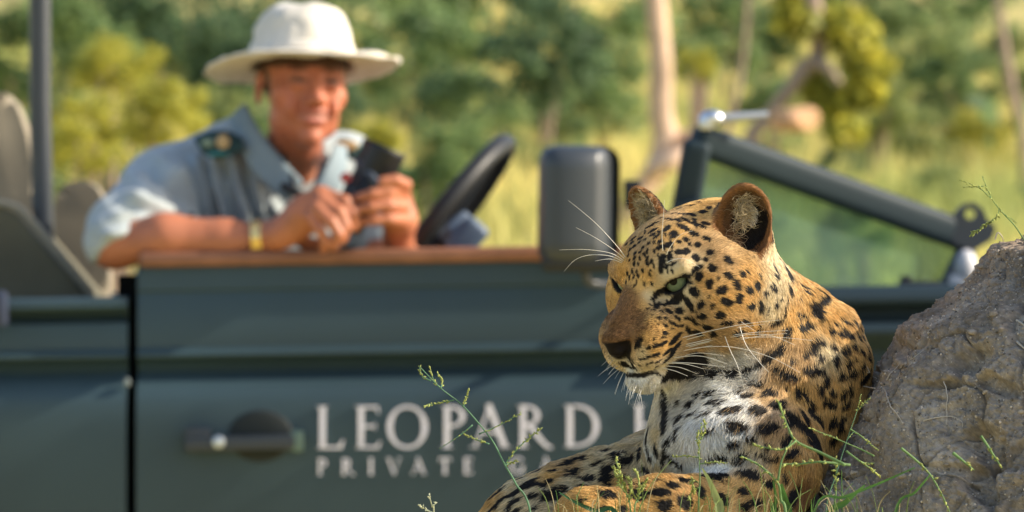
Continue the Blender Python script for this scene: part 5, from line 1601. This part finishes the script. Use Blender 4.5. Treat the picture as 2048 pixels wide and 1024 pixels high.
M_skinm = mat('skin', rough=.48, spec=.4, attr='Col', bump=(160, .12, .001))
M_skinm.node_tree.nodes['Principled BSDF'].inputs['Subsurface Weight'].default_value = .12
M_skinm.node_tree.nodes['Principled BSDF'].inputs['Subsurface Radius'].default_value = (.010, .004, .002)
link('body', np_mesh('man_body', BV - ML, BQ, body_col(BV)), M_skinm, man, smooth=True)

# ---- shirt
def shirt_field(h):
    lo = np.array([P(90, 0, 13.0)[0], 12.90, .85]); hi = np.array([P(960, 0, 13.0)[0], 13.85, P(0, 190, NY)[2]])
    F = Field(lo, hi, h)
    F.cone(MP(480, 392, 13.38), MP(410, 640, 13.48), .122, .135, .05)
    F.cone(MP(590, 385, 13.36), MP(540, 640, 13.44), .085, .11, .06)
    F.cone(MP(410, 640, 13.48), MP(390, 930, 13.55), .135, .14, .05)
    F.cone(MP(345, 378, 13.34), MP(490, 322, 13.36), .072, .060, .05)
    F.cone(MP(490, 322, 13.36), MP(690, 338, 13.42), .056, .060, .05)
    F.cone(MP(545, 300, 13.34), MP(492, 285, 13.38), .042, .046, .03)
    # sleeves
    F.cone(MP(326, 390, 13.33), MP(250, 462, 13.12), .076, .066, .04)
    F.cone(MP(250, 458, 13.12), MP(226, 484, 13.065), .064, .052, .02)
    F.cone(MP(690, 350, 13.45), MP(800, 540, 13.40), .066, .062, .03)
    # openings: sleeve mouths and the open neck
    n1 = np.array([.62, -.25, -.75]); n1 /= np.linalg.norm(n1)
    c1 = MP(246, 478, 13.05)
    F.put(lambda X, Y, Z: np.maximum(-((X - c1[0]) * n1[0] + (Y - c1[1]) * n1[1] + (Z - c1[2]) * n1[2]), np.sqrt((X - MP(300, 500, 13.05)[0]) ** 2 + (Y - 13.03) ** 2 + (Z - c1[2]) ** 2) - .16), c1 - .2, c1 + .2, .006, 'sub')
    F.cone(MP(604, 278, 13.27), MP(606, 372, 13.225), .050, .012, .015, 'sub')
    F.cone(MP(575, 250, 13.34), MP(580, 330, 13.33), .060, .058, .01, 'sub')
    F.cone(MP(528, 205, 13.40), MP(552, 285, 13.36), .072, .056, .008, 'sub')
    return F
SV, SQ = shirt_field(.005).mesh(2); SN = vert_normals(SV, SQ)
def fold(V):
    px = 1024 + V[:, 0] / V[:, 1] * FPX; py = 512 - (V[:, 2] - CAM_Z) / V[:, 1] * FPX
    # long folds hang from the shoulder and chest, creases ring the sleeve
    w = np.zeros(len(V))
    def line(x0, y0, x1, y1, wd, h):
        d = np.array([x1 - x0, y1 - y0], float); L = np.hypot(*d); d /= L
        t = (px - x0) * d[0] + (py - y0) * d[1]; s = -(px - x0) * d[1] + (py - y0) * d[0]
        s = s + 5 * np.sin(t * .035 + x0)
        return h * np.exp(-(s / wd) ** 2) * np.clip(np.minimum(t + 14, L - t + 14) / 28, 0, 1)
    for a in [(395, 320, 418, 470, 11, .015), (430, 300, 452, 475, 9, .013), (468, 310, 498, 470, 11, .016), (505, 340, 540, 470, 10, .014), (540, 400, 572, 470, 10, .012), (350, 330, 378, 440, 11, .013), (318, 318, 352, 372, 13, .014),
              (255, 392, 378, 448, 11, .013), (225, 430, 335, 440, 9, .010), (262, 350, 330, 410, 12, .010), (205, 468, 290, 448, 8, .008), (290, 355, 372, 405, 9, -.010), (412, 320, 436, 470, 8, -.009), (452, 330, 476, 470, 8, -.010), (488, 340, 520, 470, 8, -.010), (250, 415, 350, 452, 8, -.009)]:
        w += line(*a)
    return 1.5 * w * (V[:, 1] < 13.45) + .0035 * fbm(V, .06, 3, seed=33)
SV = SV + SN * fold(SV)[:, None]
M_shirt = mat('shirt_cloth', (.375, .420, .430), rough=.85, spec=.15, noise=(26, .07), bump=(700, .25, .0006), sheen=.15)
link('shirt', np_mesh('shirt', SV - ML, SQ), M_shirt, man, smooth=True)

def ribbon(name, left, right, thick, m, nsub=6, parent=None, bulge=.004):
    """a strip of cloth between two edges, with thickness"""
    A = catmull(left, nsub); B = catmull(right, nsub); n = len(A); k = 7
    V = []
    for i in range(n):
        for j in range(k):
            t = j / (k - 1); p = A[i] * (1 - t) + B[i] * t + np.array([0, -bulge * math.sin(math.pi * t), 0]); V.append(p)
    V = np.array(V); Fc = [(i * k + j, i * k + j + 1, (i + 1) * k + j + 1, (i + 1) * k + j) for i in range(n - 1) for j in range(k - 1)]
    N = vert_normals(V, np.array(Fc)); 
    V2 = np.vstack([V, V + N * thick * (1 if N[:, 1].mean() > 0 else -1)])
    off = len(V); Fb = [tuple(x + off for x in f[::-1]) for f in Fc]
    rim = []
    def edge(ids):
        for a, b in zip(ids[:-1], ids[1:]): rim.append((a, b, b + off, a + off))
    edge([i * k for i in range(n)]); edge([(i * k + k - 1) for i in range(n)][::-1]); edge(list(range(k))[::-1]); edge([(n - 1) * k + j for j in range(k)])
    return link(name, np_mesh(name, V2 - ML, Fc + Fb + rim), m, parent or man, smooth=True)
M_collar = mat('collar_cloth', (.235, .295, .325), rough=.85, spec=.15, noise=(26, .07), bump=(700, .25, .0006))
ribbon('collar', [MP(490, 206, 13.30), MP(508, 240, 13.235), MP(548, 298, 13.185), MP(606, 362, 13.16)], [MP(458, 236, 13.31), MP(474, 290, 13.225), MP(512, 352, 13.185), MP(572, 404, 13.165)], .006, M_collar)
ribbon('collar', [MP(668, 286, 13.24), MP(662, 310, 13.20), MP(648, 340, 13.17), MP(630, 372, 13.155)], [MP(694, 292, 13.27), MP(694, 330, 13.215), MP(684, 372, 13.175), MP(660, 404, 13.16)], .006, M_collar)
ribbon('inner_placket', [MP(640, 318, 13.215), MP(632, 350, 13.185), MP(622, 382, 13.175)], [MP(664, 330, 13.215), MP(658, 366, 13.185), MP(648, 400, 13.175)], .004, mat('grey_lining', (.17, .155, .145), rough=.85))
# shoulder flaps with a stitched badge
M_flap = mat('dark_green_flap', (.020, .055, .050), rough=.8, noise=(40, .3))
fl1 = ribbon('shoulder_flap', [MP(386, 276, 13.255), MP(420, 262, 13.24), (MP(455, 262, 13.225)), MP(484, 276, 13.215)], [MP(404, 306, 13.225), MP(428, 316, 13.205), MP(456, 312, 13.195), MP(488, 300, 13.19)], .006, M_flap, bulge=.008)
fl2 = ribbon('shoulder_flap', [MP(676, 276, 13.33), MP(698, 278, 13.33), MP(720, 292, 13.34)], [MP(690, 314, 13.30), MP(706, 318, 13.30), MP(722, 322, 13.31)], .006, M_flap, bulge=.006)
def badge(name, c, rx, ry, m, parent):
    bm = bmesh.new(); bmesh.ops.create_uvsphere(bm, u_segments=20, v_segments=10, radius=1)
    bmesh.ops.transform(bm, matrix=Matrix.Translation(Vector(c - ML)) @ Matrix.Diagonal((rx, .003, ry, 1)), verts=bm.verts)
    return link(name, bm_mesh(name, bm), m, parent, smooth=True)
M_gold = mat('gold_thread', (.52, .36, .17), rough=.6); M_sage = mat('sage_thread', (.22, .30, .22), rough=.7); M_teal = mat('teal_thread', (.03, .20, .20), rough=.7)
badge('badge', MP(446, 284, 13.196), .012, .013, M_gold, fl1); badge('badge_leaf', MP(416, 286, 13.205), .012, .007, M_sage, fl1); badge('badge_hem', MP(436, 308, 13.188), .020, .004, M_teal, fl1)
badge('badge', MP(692, 292, 13.298), .022, .010, M_gold, fl2); badge('badge_hem', MP(716, 302, 13.300), .010, .012, M_teal, fl2)
bm = bmesh.new(); bmesh.ops.create_uvsphere(bm, u_segments=16, v_segments=10, radius=.0055)
bmesh.ops.transform(bm, matrix=Matrix.Translation(Vector(MP(383, 431, 13.18) - ML)), verts=bm.verts); link('button', bm_mesh('button', bm), M_black, man, smooth=True)
# dark cord at the collar
bm = bmesh.new(); add_tube(bm, catmull([MP(566, 372, 13.16) - ML, MP(590, 384, 13.145) - ML, MP(612, 398, 13.14) - ML, MP(640, 420, 13.12) - ML], 6), .0085, 10)
add_tube(bm, catmull([MP(590, 384, 13.145) - ML, MP(584, 352, 13.165) - ML, MP(560, 300, 13.23) - ML], 6), .004, 8)
link('neck_cord', bm_mesh('neck_cord', bm), M_black, man, smooth=True)
# trousers
TF = Field(np.array([P(180, 0, 13.2)[0], 13.3, .38]), np.array([P(1060, 0, 13.2)[0], 13.85, 1.12]), .012)
TF.cone(MP(395, 880, 13.54), MP(395, 940, 13.54), .15, .15, .04)
for y in (13.44, 13.64):
    TF.cone(MP(400, 940, y), MP(865, 930, y), .095, .072, .04); TF.cone(MP(865, 930, y), MP(900, 1360, y), .068, .055, .02)
tv, tq = TF.mesh(2); link('trousers', np_mesh('trousers', tv - ML, tq), mat('khaki_cloth', (.26, .21, .13), rough=.9, noise=(20, .12)), man, smooth=True)
for y in (13.44, 13.64):
    bm = bmesh.new(); add_tube(bm, catmull([MP(870, 1405, y) - ML, MP(930, 1410, y) - ML, MP(1020, 1424, y) - ML, MP(1050, 1428, y) - ML], 4), [.040, .046, .048, .048, .046, .046, .044, .042, .040, .038, .034, .028, .016], 12); link('shoe', bm_mesh('shoe', bm), mat('brown_shoe', (.09, .05, .03), rough=.6), man, smooth=True)

# eyes
for s in (1, -1):
    bm = bmesh.new(); bmesh.ops.create_uvsphere(bm, u_segments=24, v_segments=16, radius=.0122)
    me = bm_mesh('eye', bm); o = link('eye', me, M_eye, man, smooth=True); o.location = G(s * 31, 78, 0.5) - ML
    a = me.color_attributes.new('Col', 'FLOAT_COLOR', 'POINT'); d = np.array([v.co for v in me.vertices]) @ MF / .0122
    c = np.ones((len(d), 4), np.float32); c[:, :3] = np.where((d > .88)[:, None], (.02, .015, .01), (.45, .40, .37)); a.data.foreach_set('color', c.ravel())
# bracelet
bm = bmesh.new(); c0 = MP(513, 477, 13.02); ax = MP(530, 476, 13.02) - MP(495, 479, 13.02); ax /= np.linalg.norm(ax); e1_ = np.array([0, 1, 0.]); e2_ = np.cross(ax, e1_)
for k in (-1, 0, 1):
    add_tube(bm, [c0 - ML + ax * .0058 * k + (e1_ * math.cos(a) + e2_ * math.sin(a)) * .0305 for a in np.linspace(0, 2 * math.pi, 33)], .0036, 8, cap=False)
link('bracelet', bm_mesh('bracelet', bm), mat('gold', (.83, .62, .26), rough=.22, metal=1.0), man, smooth=True)

# ---- hat
def hat():
    Uh = MU * math.cos(math.radians(7)) - MF * math.sin(math.radians(7)); Fh = MF * math.cos(math.radians(7)) + MU * math.sin(math.radians(7))
    c = G(0, -6, 40)
    prof = [(0, 106), (26, 105), (46, 101), (62, 93), (73, 81), (80, 64), (86, 42), (92, 20), (96, 4), (99, -1), (110, -2), (126, -3), (142, -4), (156, -5), (168, -6), (172, -8), (171, -11), (160, -11), (140, -10), (118, -8), (100, -7), (92, -4), (88, 16), (84, 44), (78, 70), (60, 90), (0, 95)]
    n = 72; V = []; 
    pr = catmull([np.array(p, float) for p in prof], 3)
    for r, z in pr:
        for k in range(n):
            a = 2 * math.pi * k / n
            brim = np.clip((r - 98) / 74, 0, 1)
            rr = r * (1 + .055 * abs(math.sin(a)) ** 2 * (1 - brim))
            wave = 2 * brim ** 1.5 * (math.cos(a) ** 2) + 8 * brim * math.cos(a) - 6 * brim * math.sin(a) + 4 * brim * math.sin(3 * a + .6)
            zz = z + wave + (2.5 * math.sin(2 * a + 1) if z > 90 else 0)
            V.append(c + (rr * math.cos(a) * MLf + rr * math.sin(a) * Fh + zz * Uh) * .001)
    V = np.array(V); N = len(pr)
    Fc = [(i * n + k, i * n + (k + 1) % n, (i + 1) * n + (k + 1) % n, (i + 1) * n + k) for i in range(N - 1) for k in range(n)]
    Fc = np.array(Fc)
    nn = vert_normals(V, Fc); 
    if (nn[8 * n:9 * n] * (V[8 * n:9 * n] - c)).sum() < 0: Fc = Fc[:, ::-1]
    nn = vert_normals(V, Fc)
    hv = ((V - c) @ Uh) * 1000
    dent = .0050 * fbm(V, .05, 3, seed=12) + np.where(hv > 50, -.010 * np.exp(-(((V - c) @ MLf - .01) / .03) ** 2) * np.exp(-((hv - 98) / 22) ** 2), 0)
    V = V + nn * dent[:, None]
    link('hat', np_mesh('hat', V - ML, Fc), mat('cream_felt', (.66, .615, .53), rough=.95, spec=.1, noise=(60, .06), bump=(600, .3, .0008), sheen=.2), man, smooth=True)
    # stitched band at the foot of the crown
    bm = bmesh.new(); add_tube(bm, [c - ML + (97.5 * math.cos(a) * MLf + 101 * math.sin(a) * Fh + 7 * Uh) * .001 for a in np.linspace(0, 2 * math.pi, 49)], .0035, 6, cap=False)
    link('hat_band', bm_mesh('hat_band', bm), mat('cream_band', (.60, .55, .46), rough=.95), man, smooth=True)
hat()

# ---- binoculars, a thing of their own
bi0 = MP(735, 400, 13.03)
bino = empty('binoculars', tuple(bi0)); tag(bino, 'black binoculars held upright in the man\'s two hands', 'binoculars')
M_bino = mat('black_armour', (.012, .013, .014), rough=.55, spec=.4, bump=(500, .3, .0008))
bd = MP(776, 300, 13.03) - MP(706, 452, 13.03); bl = np.linalg.norm(bd); bd /= bl
side = np.cross(bd, [0, 1, 0]); side /= np.linalg.norm(side)
for k, off in enumerate((np.array([0, -.020, 0]), np.array([0, .052, 0]) + side * .014)):
    base = MP(706, 452, 13.03) + off
    prof = [(-.012, .019), (0, .0195), (.004, .0215), (.026, .0215), (.030, .026), (.040, .030), (.080, .031), (.086, .027), (.100, .027), (.112, .0315), (.146, .0335), (.150, .0345), (.158, .0345), (.159, .029), (.152, .028)]
    sc = bl / .155
    bm = bmesh.new(); add_tube(bm, [base + bd * a * sc - bi0 for a, r in prof], [r for a, r in prof], 28)
    b1 = link('barrel', bm_mesh('barrel', bm), M_bino, bino, smooth=True)
    bm = bmesh.new(); bmesh.ops.create_uvsphere(bm, u_segments=24, v_segments=12, radius=.027)
    bmesh.ops.transform(bm, matrix=Matrix.Translation(Vector(base + bd * .150 * sc - bi0)) @ Vector((0, 0, 1)).rotation_difference(Vector(bd)).to_matrix().to_4x4() @ Matrix.Diagonal((1, 1, .2, 1)), verts=bm.verts)
    link('lens', bm_mesh('lens', bm), M_eye_lens if 'M_eye_lens' in globals() else mat('lens_glass', (.02, .03, .05), rough=.05, coat=1), b1, smooth=True)
bm = bmesh.new()
m_ = MP(706, 452, 13.03) + np.array([0, .016, 0]) + bd * .062 + side * .007 - bi0
add_box(bm, m_, (.038, .05, .07), Vector((0, 0, 1)).rotation_difference(Vector(bd)).to_matrix(), bevel=.010, seg=3)
link('bridge', bm_mesh('bridge', bm), M_bino, bino, smooth=True)
bm = bmesh.new(); add_tube(bm, [m_ + bd * .04, m_ + bd * .068], .011, 16); link('focus_wheel', bm_mesh('focus_wheel', bm), M_rubber, bino, smooth=True)
bm = bmesh.new(); add_tube(bm, catmull([MP(712, 318, 13.10) - bi0, MP(735, 342, 12.998) - bi0, MP(752, 362, 12.972) - bi0, MP(762, 378, 12.975) - bi0], 6), [.006] * 19, 8)
link('strap', bm_mesh('strap', bm), mat('strap_blue', (.06, .075, .10), rough=.7), bino, smooth=True)
bm = bmesh.new(); add_tube(bm, [MP(690, 356, 13.0) - bi0, MP(693, 354, 12.985) - bi0], .009, 16); link('logo_disc', bm_mesh('logo_disc', bm), mat('red_disc', (.40, .06, .05), rough=.5), bino, smooth=True)
# ------------------------------------------------------------------ grass in front of the leopard and on the mound
M_stalk = mat('grass_stalk', (.16, .27, .10), rough=.6, spec=.25, noise=(60, .3), trans=.25)
M_stalk_blue = mat('grass_stalk_blue', (.13, .26, .15), rough=.6, spec=.25, noise=(60, .3), trans=.25)
M_seed = mat('grass_seed', (.34, .38, .10), rough=.7, noise=(300, .5), trans=.25)
M_seed_pale = mat('grass_seed_pale', (.52, .54, .36), rough=.7, noise=(300, .4), trans=.25)
M_blade = mat('green_blade', (.085, .20, .045), rough=.5, spec=.35, noise=(40, .35), trans=.35)
M_blade_pale = mat('pale_blade', (.36, .42, .17), rough=.55, spec=.3, noise=(40, .25), trans=.35)
M_leafd = mat('dark_green_leaf', (.030, .105, .045), rough=.5, spec=.35, noise=(60, .3), trans=.2)
GRP = 'grass stalks growing in front of the leopard and the mound'
def gz_fix(pts, Y):
    return pts
def stalk(label, main, branches, t=-.20, r=1.6, m=None, seeds=None, seed_m=None, seed=0, root_to=1290):
    """main: pixels from foot to tip; branches: (pixels, spikelet density)"""
    m = m or M_stalk; seed_m = seed_m or M_seed
    rr = np.random.default_rng(seed + 500)
    Y = LY + t
    foot = main[0]
    if foot[1] > 1000 and root_to:
        main = [(foot[0] + (foot[0] - main[1][0]) * .5, root_to)] + list(main)
    base = P(main[0][0], main[0][1], Y)
    o = empty('grass_stalk', tuple(base)); tag(o, label, 'grass', GRP)
    B = np.array(base)
    w = r / FPX * Y
    def path(pix, n=7, j=.004):
        p = [np.array(P(x, y, Y + rr.normal() * j)) for x, y in pix]
        return catmull(p, n) - B
    c = path(main)
    bm = bmesh.new(); add_tube(bm, c, np.linspace(w, w * .35, len(c)), 6); link('stem', bm_mesh('stem', bm), m, o, smooth=True)
    def spikes(bm, p, dens, size):
        d = np.diff(p, axis=0); L = np.linalg.norm(d, axis=1); total = L.sum()
        k = max(2, int(total * dens))
        cum = np.concatenate([[0], np.cumsum(L)])
        for q in range(k):
            s = total * (.12 + .88 * (q + rr.random() * .6) / k); i = min(np.searchsorted(cum, s) - 1, len(d) - 1)
            a = p[i] + d[i] * ((s - cum[i]) / max(L[i], 1e-9)); dr = d[i] / np.linalg.norm(d[i]) + rr.normal(size=3) * .55; dr /= np.linalg.norm(dr)
            l = size * rr.uniform(.7, 1.3)
            add_tube(bm, [a, a + dr * l * .4, a + dr * l], [l * .12, l * .26, l * .04], 5)
    for bi, (pix, dens, size) in enumerate(branches):
        p = path(pix, 5, .003)
        bm = bmesh.new(); add_tube(bm, p, np.linspace(w * .65, w * .25, len(p)), 5)
        b = link('branch', bm_mesh('branch', bm), m, o, smooth=True)
        if dens:
            bm = bmesh.new(); spikes(bm, p, dens, size)
            s = link('seed_head', bm_mesh('seed_head', bm), seed_m, b, smooth=True)
    if seeds:
        bm = bmesh.new(); n0 = int(len(c) * seeds[0]); spikes(bm, c[n0:], seeds[1], seeds[2]); link('seed_head', bm_mesh('seed_head', bm), seed_m, o, smooth=True)
    return o
def blade(label, pix, widths, t=-.22, m=None, root_to=1290, name='grass_sprout'):
    Y = LY + t
    pix = list(pix); widths = list(widths)
    if root_to and pix[0][1] > 1000:
        pix = [(pix[0][0] + (pix[0][0] - pix[1][0]) * .4, root_to)] + pix; widths = [widths[0] * .7] + widths
    p = catmull([np.array(P(x, y, Y + .012 * math.sin(i))) for i, (x, y) in enumerate(pix)], 6)
    wd = np.interp(np.linspace(0, len(widths) - 1, len(p)), range(len(widths)), widths) / FPX * Y * .5
    d = np.gradient(p, axis=0); d /= np.linalg.norm(d, axis=1, keepdims=True)
    s = np.cross(d, [0, 1, 0]); s /= np.linalg.norm(s, axis=1, keepdims=True) + 1e-9
    base = p[0].copy()
    V = []
    for i in range(len(p)):
        for k, (a, dy) in enumerate(((-1, .0), (-.5, .12), (0, .22), (.5, .12), (1, 0))):
            V.append(p[i] + s[i] * wd[i] * a + np.array([0, wd[i] * dy * 1.6, 0]))
    n = len(p); V = np.array(V) - base
    F = [(i * 5 + k, i * 5 + k + 1, (i + 1) * 5 + k + 1, (i + 1) * 5 + k) for i in range(n - 1) for k in range(4)]
    o = link(name, np_mesh(name, V, F), m or M_blade, smooth=True); o.location = base
    tag(o, label, 'grass' if name == 'grass_sprout' else 'plant', GRP)
    return o
stalk('tall blue green seeding stalk leaning left in front of the door lettering', [(1062, 1034), (1032, 968), (1010, 930), (985, 882), (950, 838), (920, 806), (880, 775), (838, 732)],
      [([(908, 800), (878, 806), (848, 812)], 900, .0030), ([(926, 814), (932, 796), (938, 780)], 900, .0030), ([(958, 868), (995, 852), (1042, 826)], 500, .0026), ([(945, 850), (918, 872), (878, 898)], 200, .0022), ([(978, 888), (950, 878), (925, 866)], 900, .0030),
       ([(1008, 930), (1040, 892), (1084, 856)], 700, .0030), ([(1012, 930), (1022, 925), (1032, 922)], 900, .003), ([(882, 776), (868, 762), (860, 735)], 800, .0028), ([(882, 776), (884, 762), (874, 746)], 800, .0030), ([(862, 762), (845, 752), (838, 732)], 800, .0030)], m=M_stalk_blue, r=2.6, seed=1)
stalk('short white tipped sprig at the bottom edge below the lettering', [(868, 1036), (864, 1012), (858, 992)], [([(864, 1014), (870, 1008), (872, 1004)], 900, .0022), ([(866, 1026), (850, 1018), (838, 1010)], 900, .0030), ([(860, 998), (858, 994), (858, 990)], 1200, .0028)], r=2.2, m=M_seed_pale, seed_m=M_seed_pale, seed=2)
stalk('upright stalk with yellow buds in front of the white chest', [(1396, 1036), (1400, 960), (1398, 900), (1404, 846)], [([(1398, 915), (1370, 912), (1345, 913)], 700, .0026), ([(1400, 928), (1425, 924), (1452, 926)], 700, .0026), ([(1399, 900), (1394, 880), (1396, 862)], 900, .003), ([(1402, 880), (1410, 860), (1408, 842)], 900, .003),
      ([(1397, 975), (1384, 985), (1378, 1000)], 900, .0034), ([(1397, 965), (1385, 960), (1388, 985)], 900, .0034)], r=2.0, seeds=(.62, 500, .0026), seed=3)
stalk('dense yellow seed head in front of the foreleg, left one', [(1262, 1036), (1252, 985), (1240, 950), (1232, 915)], [([(1250, 985), (1238, 965), (1228, 935)], 900, .0042), ([(1256, 1005), (1262, 980), (1258, 955)], 900, .0042)], r=2.2, seeds=(.4, 700, .0040), seed=4)
stalk('dense yellow green seed head in front of the foreleg, beside the dense left one', [(1268, 1036), (1276, 1000), (1278, 970), (1272, 940)], [([(1278, 990), (1286, 975), (1292, 960)], 900, .0038), ([(1276, 1005), (1266, 985), (1262, 970)], 900, .0038)], r=2.2, seeds=(.4, 700, .0040), seed=5)
blade('pale tapering blade standing before the foreleg', [(1440, 1036), (1434, 1000), (1418, 960), (1404, 936)], [18, 15, 8, 2], m=M_blade_pale)
blade('narrow green blade lying to the left across the foreleg end', [(1236, 1040), (1190, 1022), (1150, 1004), (1118, 984)], [10, 9, 6, 1.5], m=M_leafd, t=-.2)
stalk('thick jointed green stalk bending left before the leopard\'s arm', [(1572, 1040), (1562, 1000), (1555, 965), (1520, 932), (1482, 912)], [([(1556, 962), (1564, 920), (1584, 880)], 0, 0)], r=4.2, seeds=(.45, 260, .0040), t=-.26, seed=6)
stalk('blurred green stalk arching up over the leopard\'s shoulder', [(1690, 930), (1640, 905), (1592, 882), (1574, 850), (1556, 802)], [([(1592, 882), (1560, 900), (1505, 888)], 300, .004)], r=3.6, t=-.42, seeds=(.3, 260, .0050), seed=7, root_to=None)
stalk('level green stalk across the leopard\'s arm at the mound', [(1700, 930), (1640, 924), (1600, 928), (1564, 928)], [], r=3.2, t=-.36, seeds=(.2, 260, .0050), seed=8, root_to=None)
blade('broad green blade growing below the jointed stalk', [(1578, 1044), (1572, 1005), (1562, 968)], [15, 13, 5], t=-.26)
blade('thin green blade left of the broad blade under the arm', [(1548, 1040), (1552, 1000), (1546, 962)], [9, 7, 2], t=-.25)
stalk('yellow tipped stalk crossing from the mound to the leopard\'s shoulder', [(1748, 912), (1720, 898), (1692, 886), (1660, 872), (1618, 856)], [], r=2.0, seeds=(.55, 420, .0030), seed=9, root_to=None)
stalk('long thin grey stalk rising along the left edge of the mound', [(1650, 1036), (1672, 950), (1694, 880), (1714, 822), (1722, 788)], [([(1714, 822), (1730, 806), (1738, 798)], 600, .0026), ([(1694, 880), (1705, 866), (1716, 866)], 300, .002)], r=1.5, m=M_stalk_blue, seeds=(.75, 500, .0026), seed=10)
stalk('small yellow green stalk slanting across the mound, upper of the pair at its left', [(1700, 858), (1722, 872), (1740, 888), (1756, 900)], [], r=1.7, seeds=(.3, 600, .0030), seed=11, root_to=None)
stalk('small yellow green stalk slanting across the mound, lower of the pair at its left', [(1692, 902), (1716, 920), (1742, 938), (1760, 954)], [([(1716, 920), (1730, 926), (1748, 926)], 300, .003)], r=2.2, t=-.3, seeds=(.3, 500, .0034), seed=12, root_to=None)
stalk('upright green seed stalk at the left foot of the mound', [(1668, 1036), (1672, 985), (1672, 940), (1670, 915)], [], r=2.4, t=-.3, seeds=(.4, 420, .0040), seed=13)
stalk('long stalk with yellow joints bending down the middle of the mound', [(1802, 896), (1838, 926), (1862, 952), (1884, 990), (1902, 1030)], [], r=3.0, seeds=(.15, 260, .0040), t=-.26, seed=14, root_to=None)
stalk('short blunt green stalk on the mound', [(1906, 906), (1926, 922), (1948, 940)], [], r=3.6, t=-.3, seeds=(.1, 240, .0040), seed=15, root_to=None)
stalk('short yellow green stalk at the right of the mound', [(1962, 872), (1978, 896), (1992, 918), (2004, 936)], [], r=3.0, t=-.3, seeds=(.2, 300, .0040), seed=16, root_to=None)
blade('bright green blade at the bottom of the mound', [(1652, 1050), (1692, 1004), (1730, 970)], [16, 11, 2], t=-.28)
blade('long faint green blade leaning right across the mound foot', [(1630, 1020), (1690, 994), (1760, 966), (1830, 935)], [4, 6, 5, 2], t=-.4, m=M_blade)
blade('dull green blade crossing the lower face of the mound', [(1790, 1030), (1830, 985), (1860, 950)], [6, 5, 2], t=-.4, m=M_blade)
# the sprig on top of the mound, and the leafy plant on its face
stalk('feathery green sprig on the crest of the mound', [(2052, 486), (2030, 452), (2004, 424), (1984, 398), (1964, 352)], [([(1986, 400), (1958, 376), (1918, 360)], 360, .0030), ([(1968, 372), (1944, 374), (1926, 374)], 300, .0026), ([(1998, 418), (1990, 436), (1942, 470)], 900, .0040), ([(2010, 430), (2024, 438), (2034, 446)], 300, .0026)],
      t=.03, r=1.5, seeds=(.3, 260, .0028), seed=20, root_to=None)
pl_ = stalk('low plant with two long dark leaves on the face of the mound', [(2024, 832), (2012, 806), (2000, 784), (1996, 770)], [([(2012, 806), (2018, 816), (2020, 834)], 500, .004)], t=-.03, r=2.2, m=M_leafd, seed=21, root_to=None)
for pix, wd in (([(1998, 784), (1970, 778), (1940, 778), (1912, 790)], [8, 18, 18, 2]), ([(2000, 784), (2022, 772), (2046, 772), (2070, 782)], [6, 14, 14, 3])):
    b = blade('x', pix, wd, t=-.035, m=M_leafd, root_to=None)
    for k in ('label', 'category', 'group'): del b[k]
    b.name = 'leaf'; b.parent = pl_; b.location = Vector(b.location) - Vector(pl_.location)

# low tangle of thin dry and green blades at the foot, one mass
def tangle(n, seed):
    r = np.random.default_rng(seed); V = []; F = []; C = []
    for i in range(n):
        x0 = r.uniform(1120, 1800); Y = LY + r.uniform(-.36, -.16); h = r.uniform(10, 75) * (1 if r.random() < .8 else 1.6)
        x1 = x0 + r.normal() * 45; top = 1030 - h
        p = catmull([np.array(P(x0, 1230, Y)), np.array(P(x0 + (x1 - x0) * .3, 1100, Y)), np.array(P(x0 + (x1 - x0) * .6, 1030 - h * .4, Y + r.normal() * .01)), np.array(P(x1, top, Y + r.normal() * .02))], 4)
        w = r.uniform(.0004, .0010)
        v, f = tube_arrays(p, np.linspace(w, w * .25, len(p)), 4, cap=False)
        F += [tuple(k + sum(len(q) for q in V) for k in t) for t in f]; V.append(v)
        c = np.array([(.12, .24, .06), (.22, .30, .09), (.46, .40, .22)][r.integers(0, 3)]) * r.uniform(.7, 1.2)
        C.append(np.tile(c, (len(v), 1)))
    return np_mesh('foot_grass', np.concatenate(V), F, np.concatenate(C))
tag(link('foot_grass', tangle(85, 4), M_grass, smooth=True), 'thin tangled grass along the bottom edge in front of the leopard', 'grass', kind='stuff')
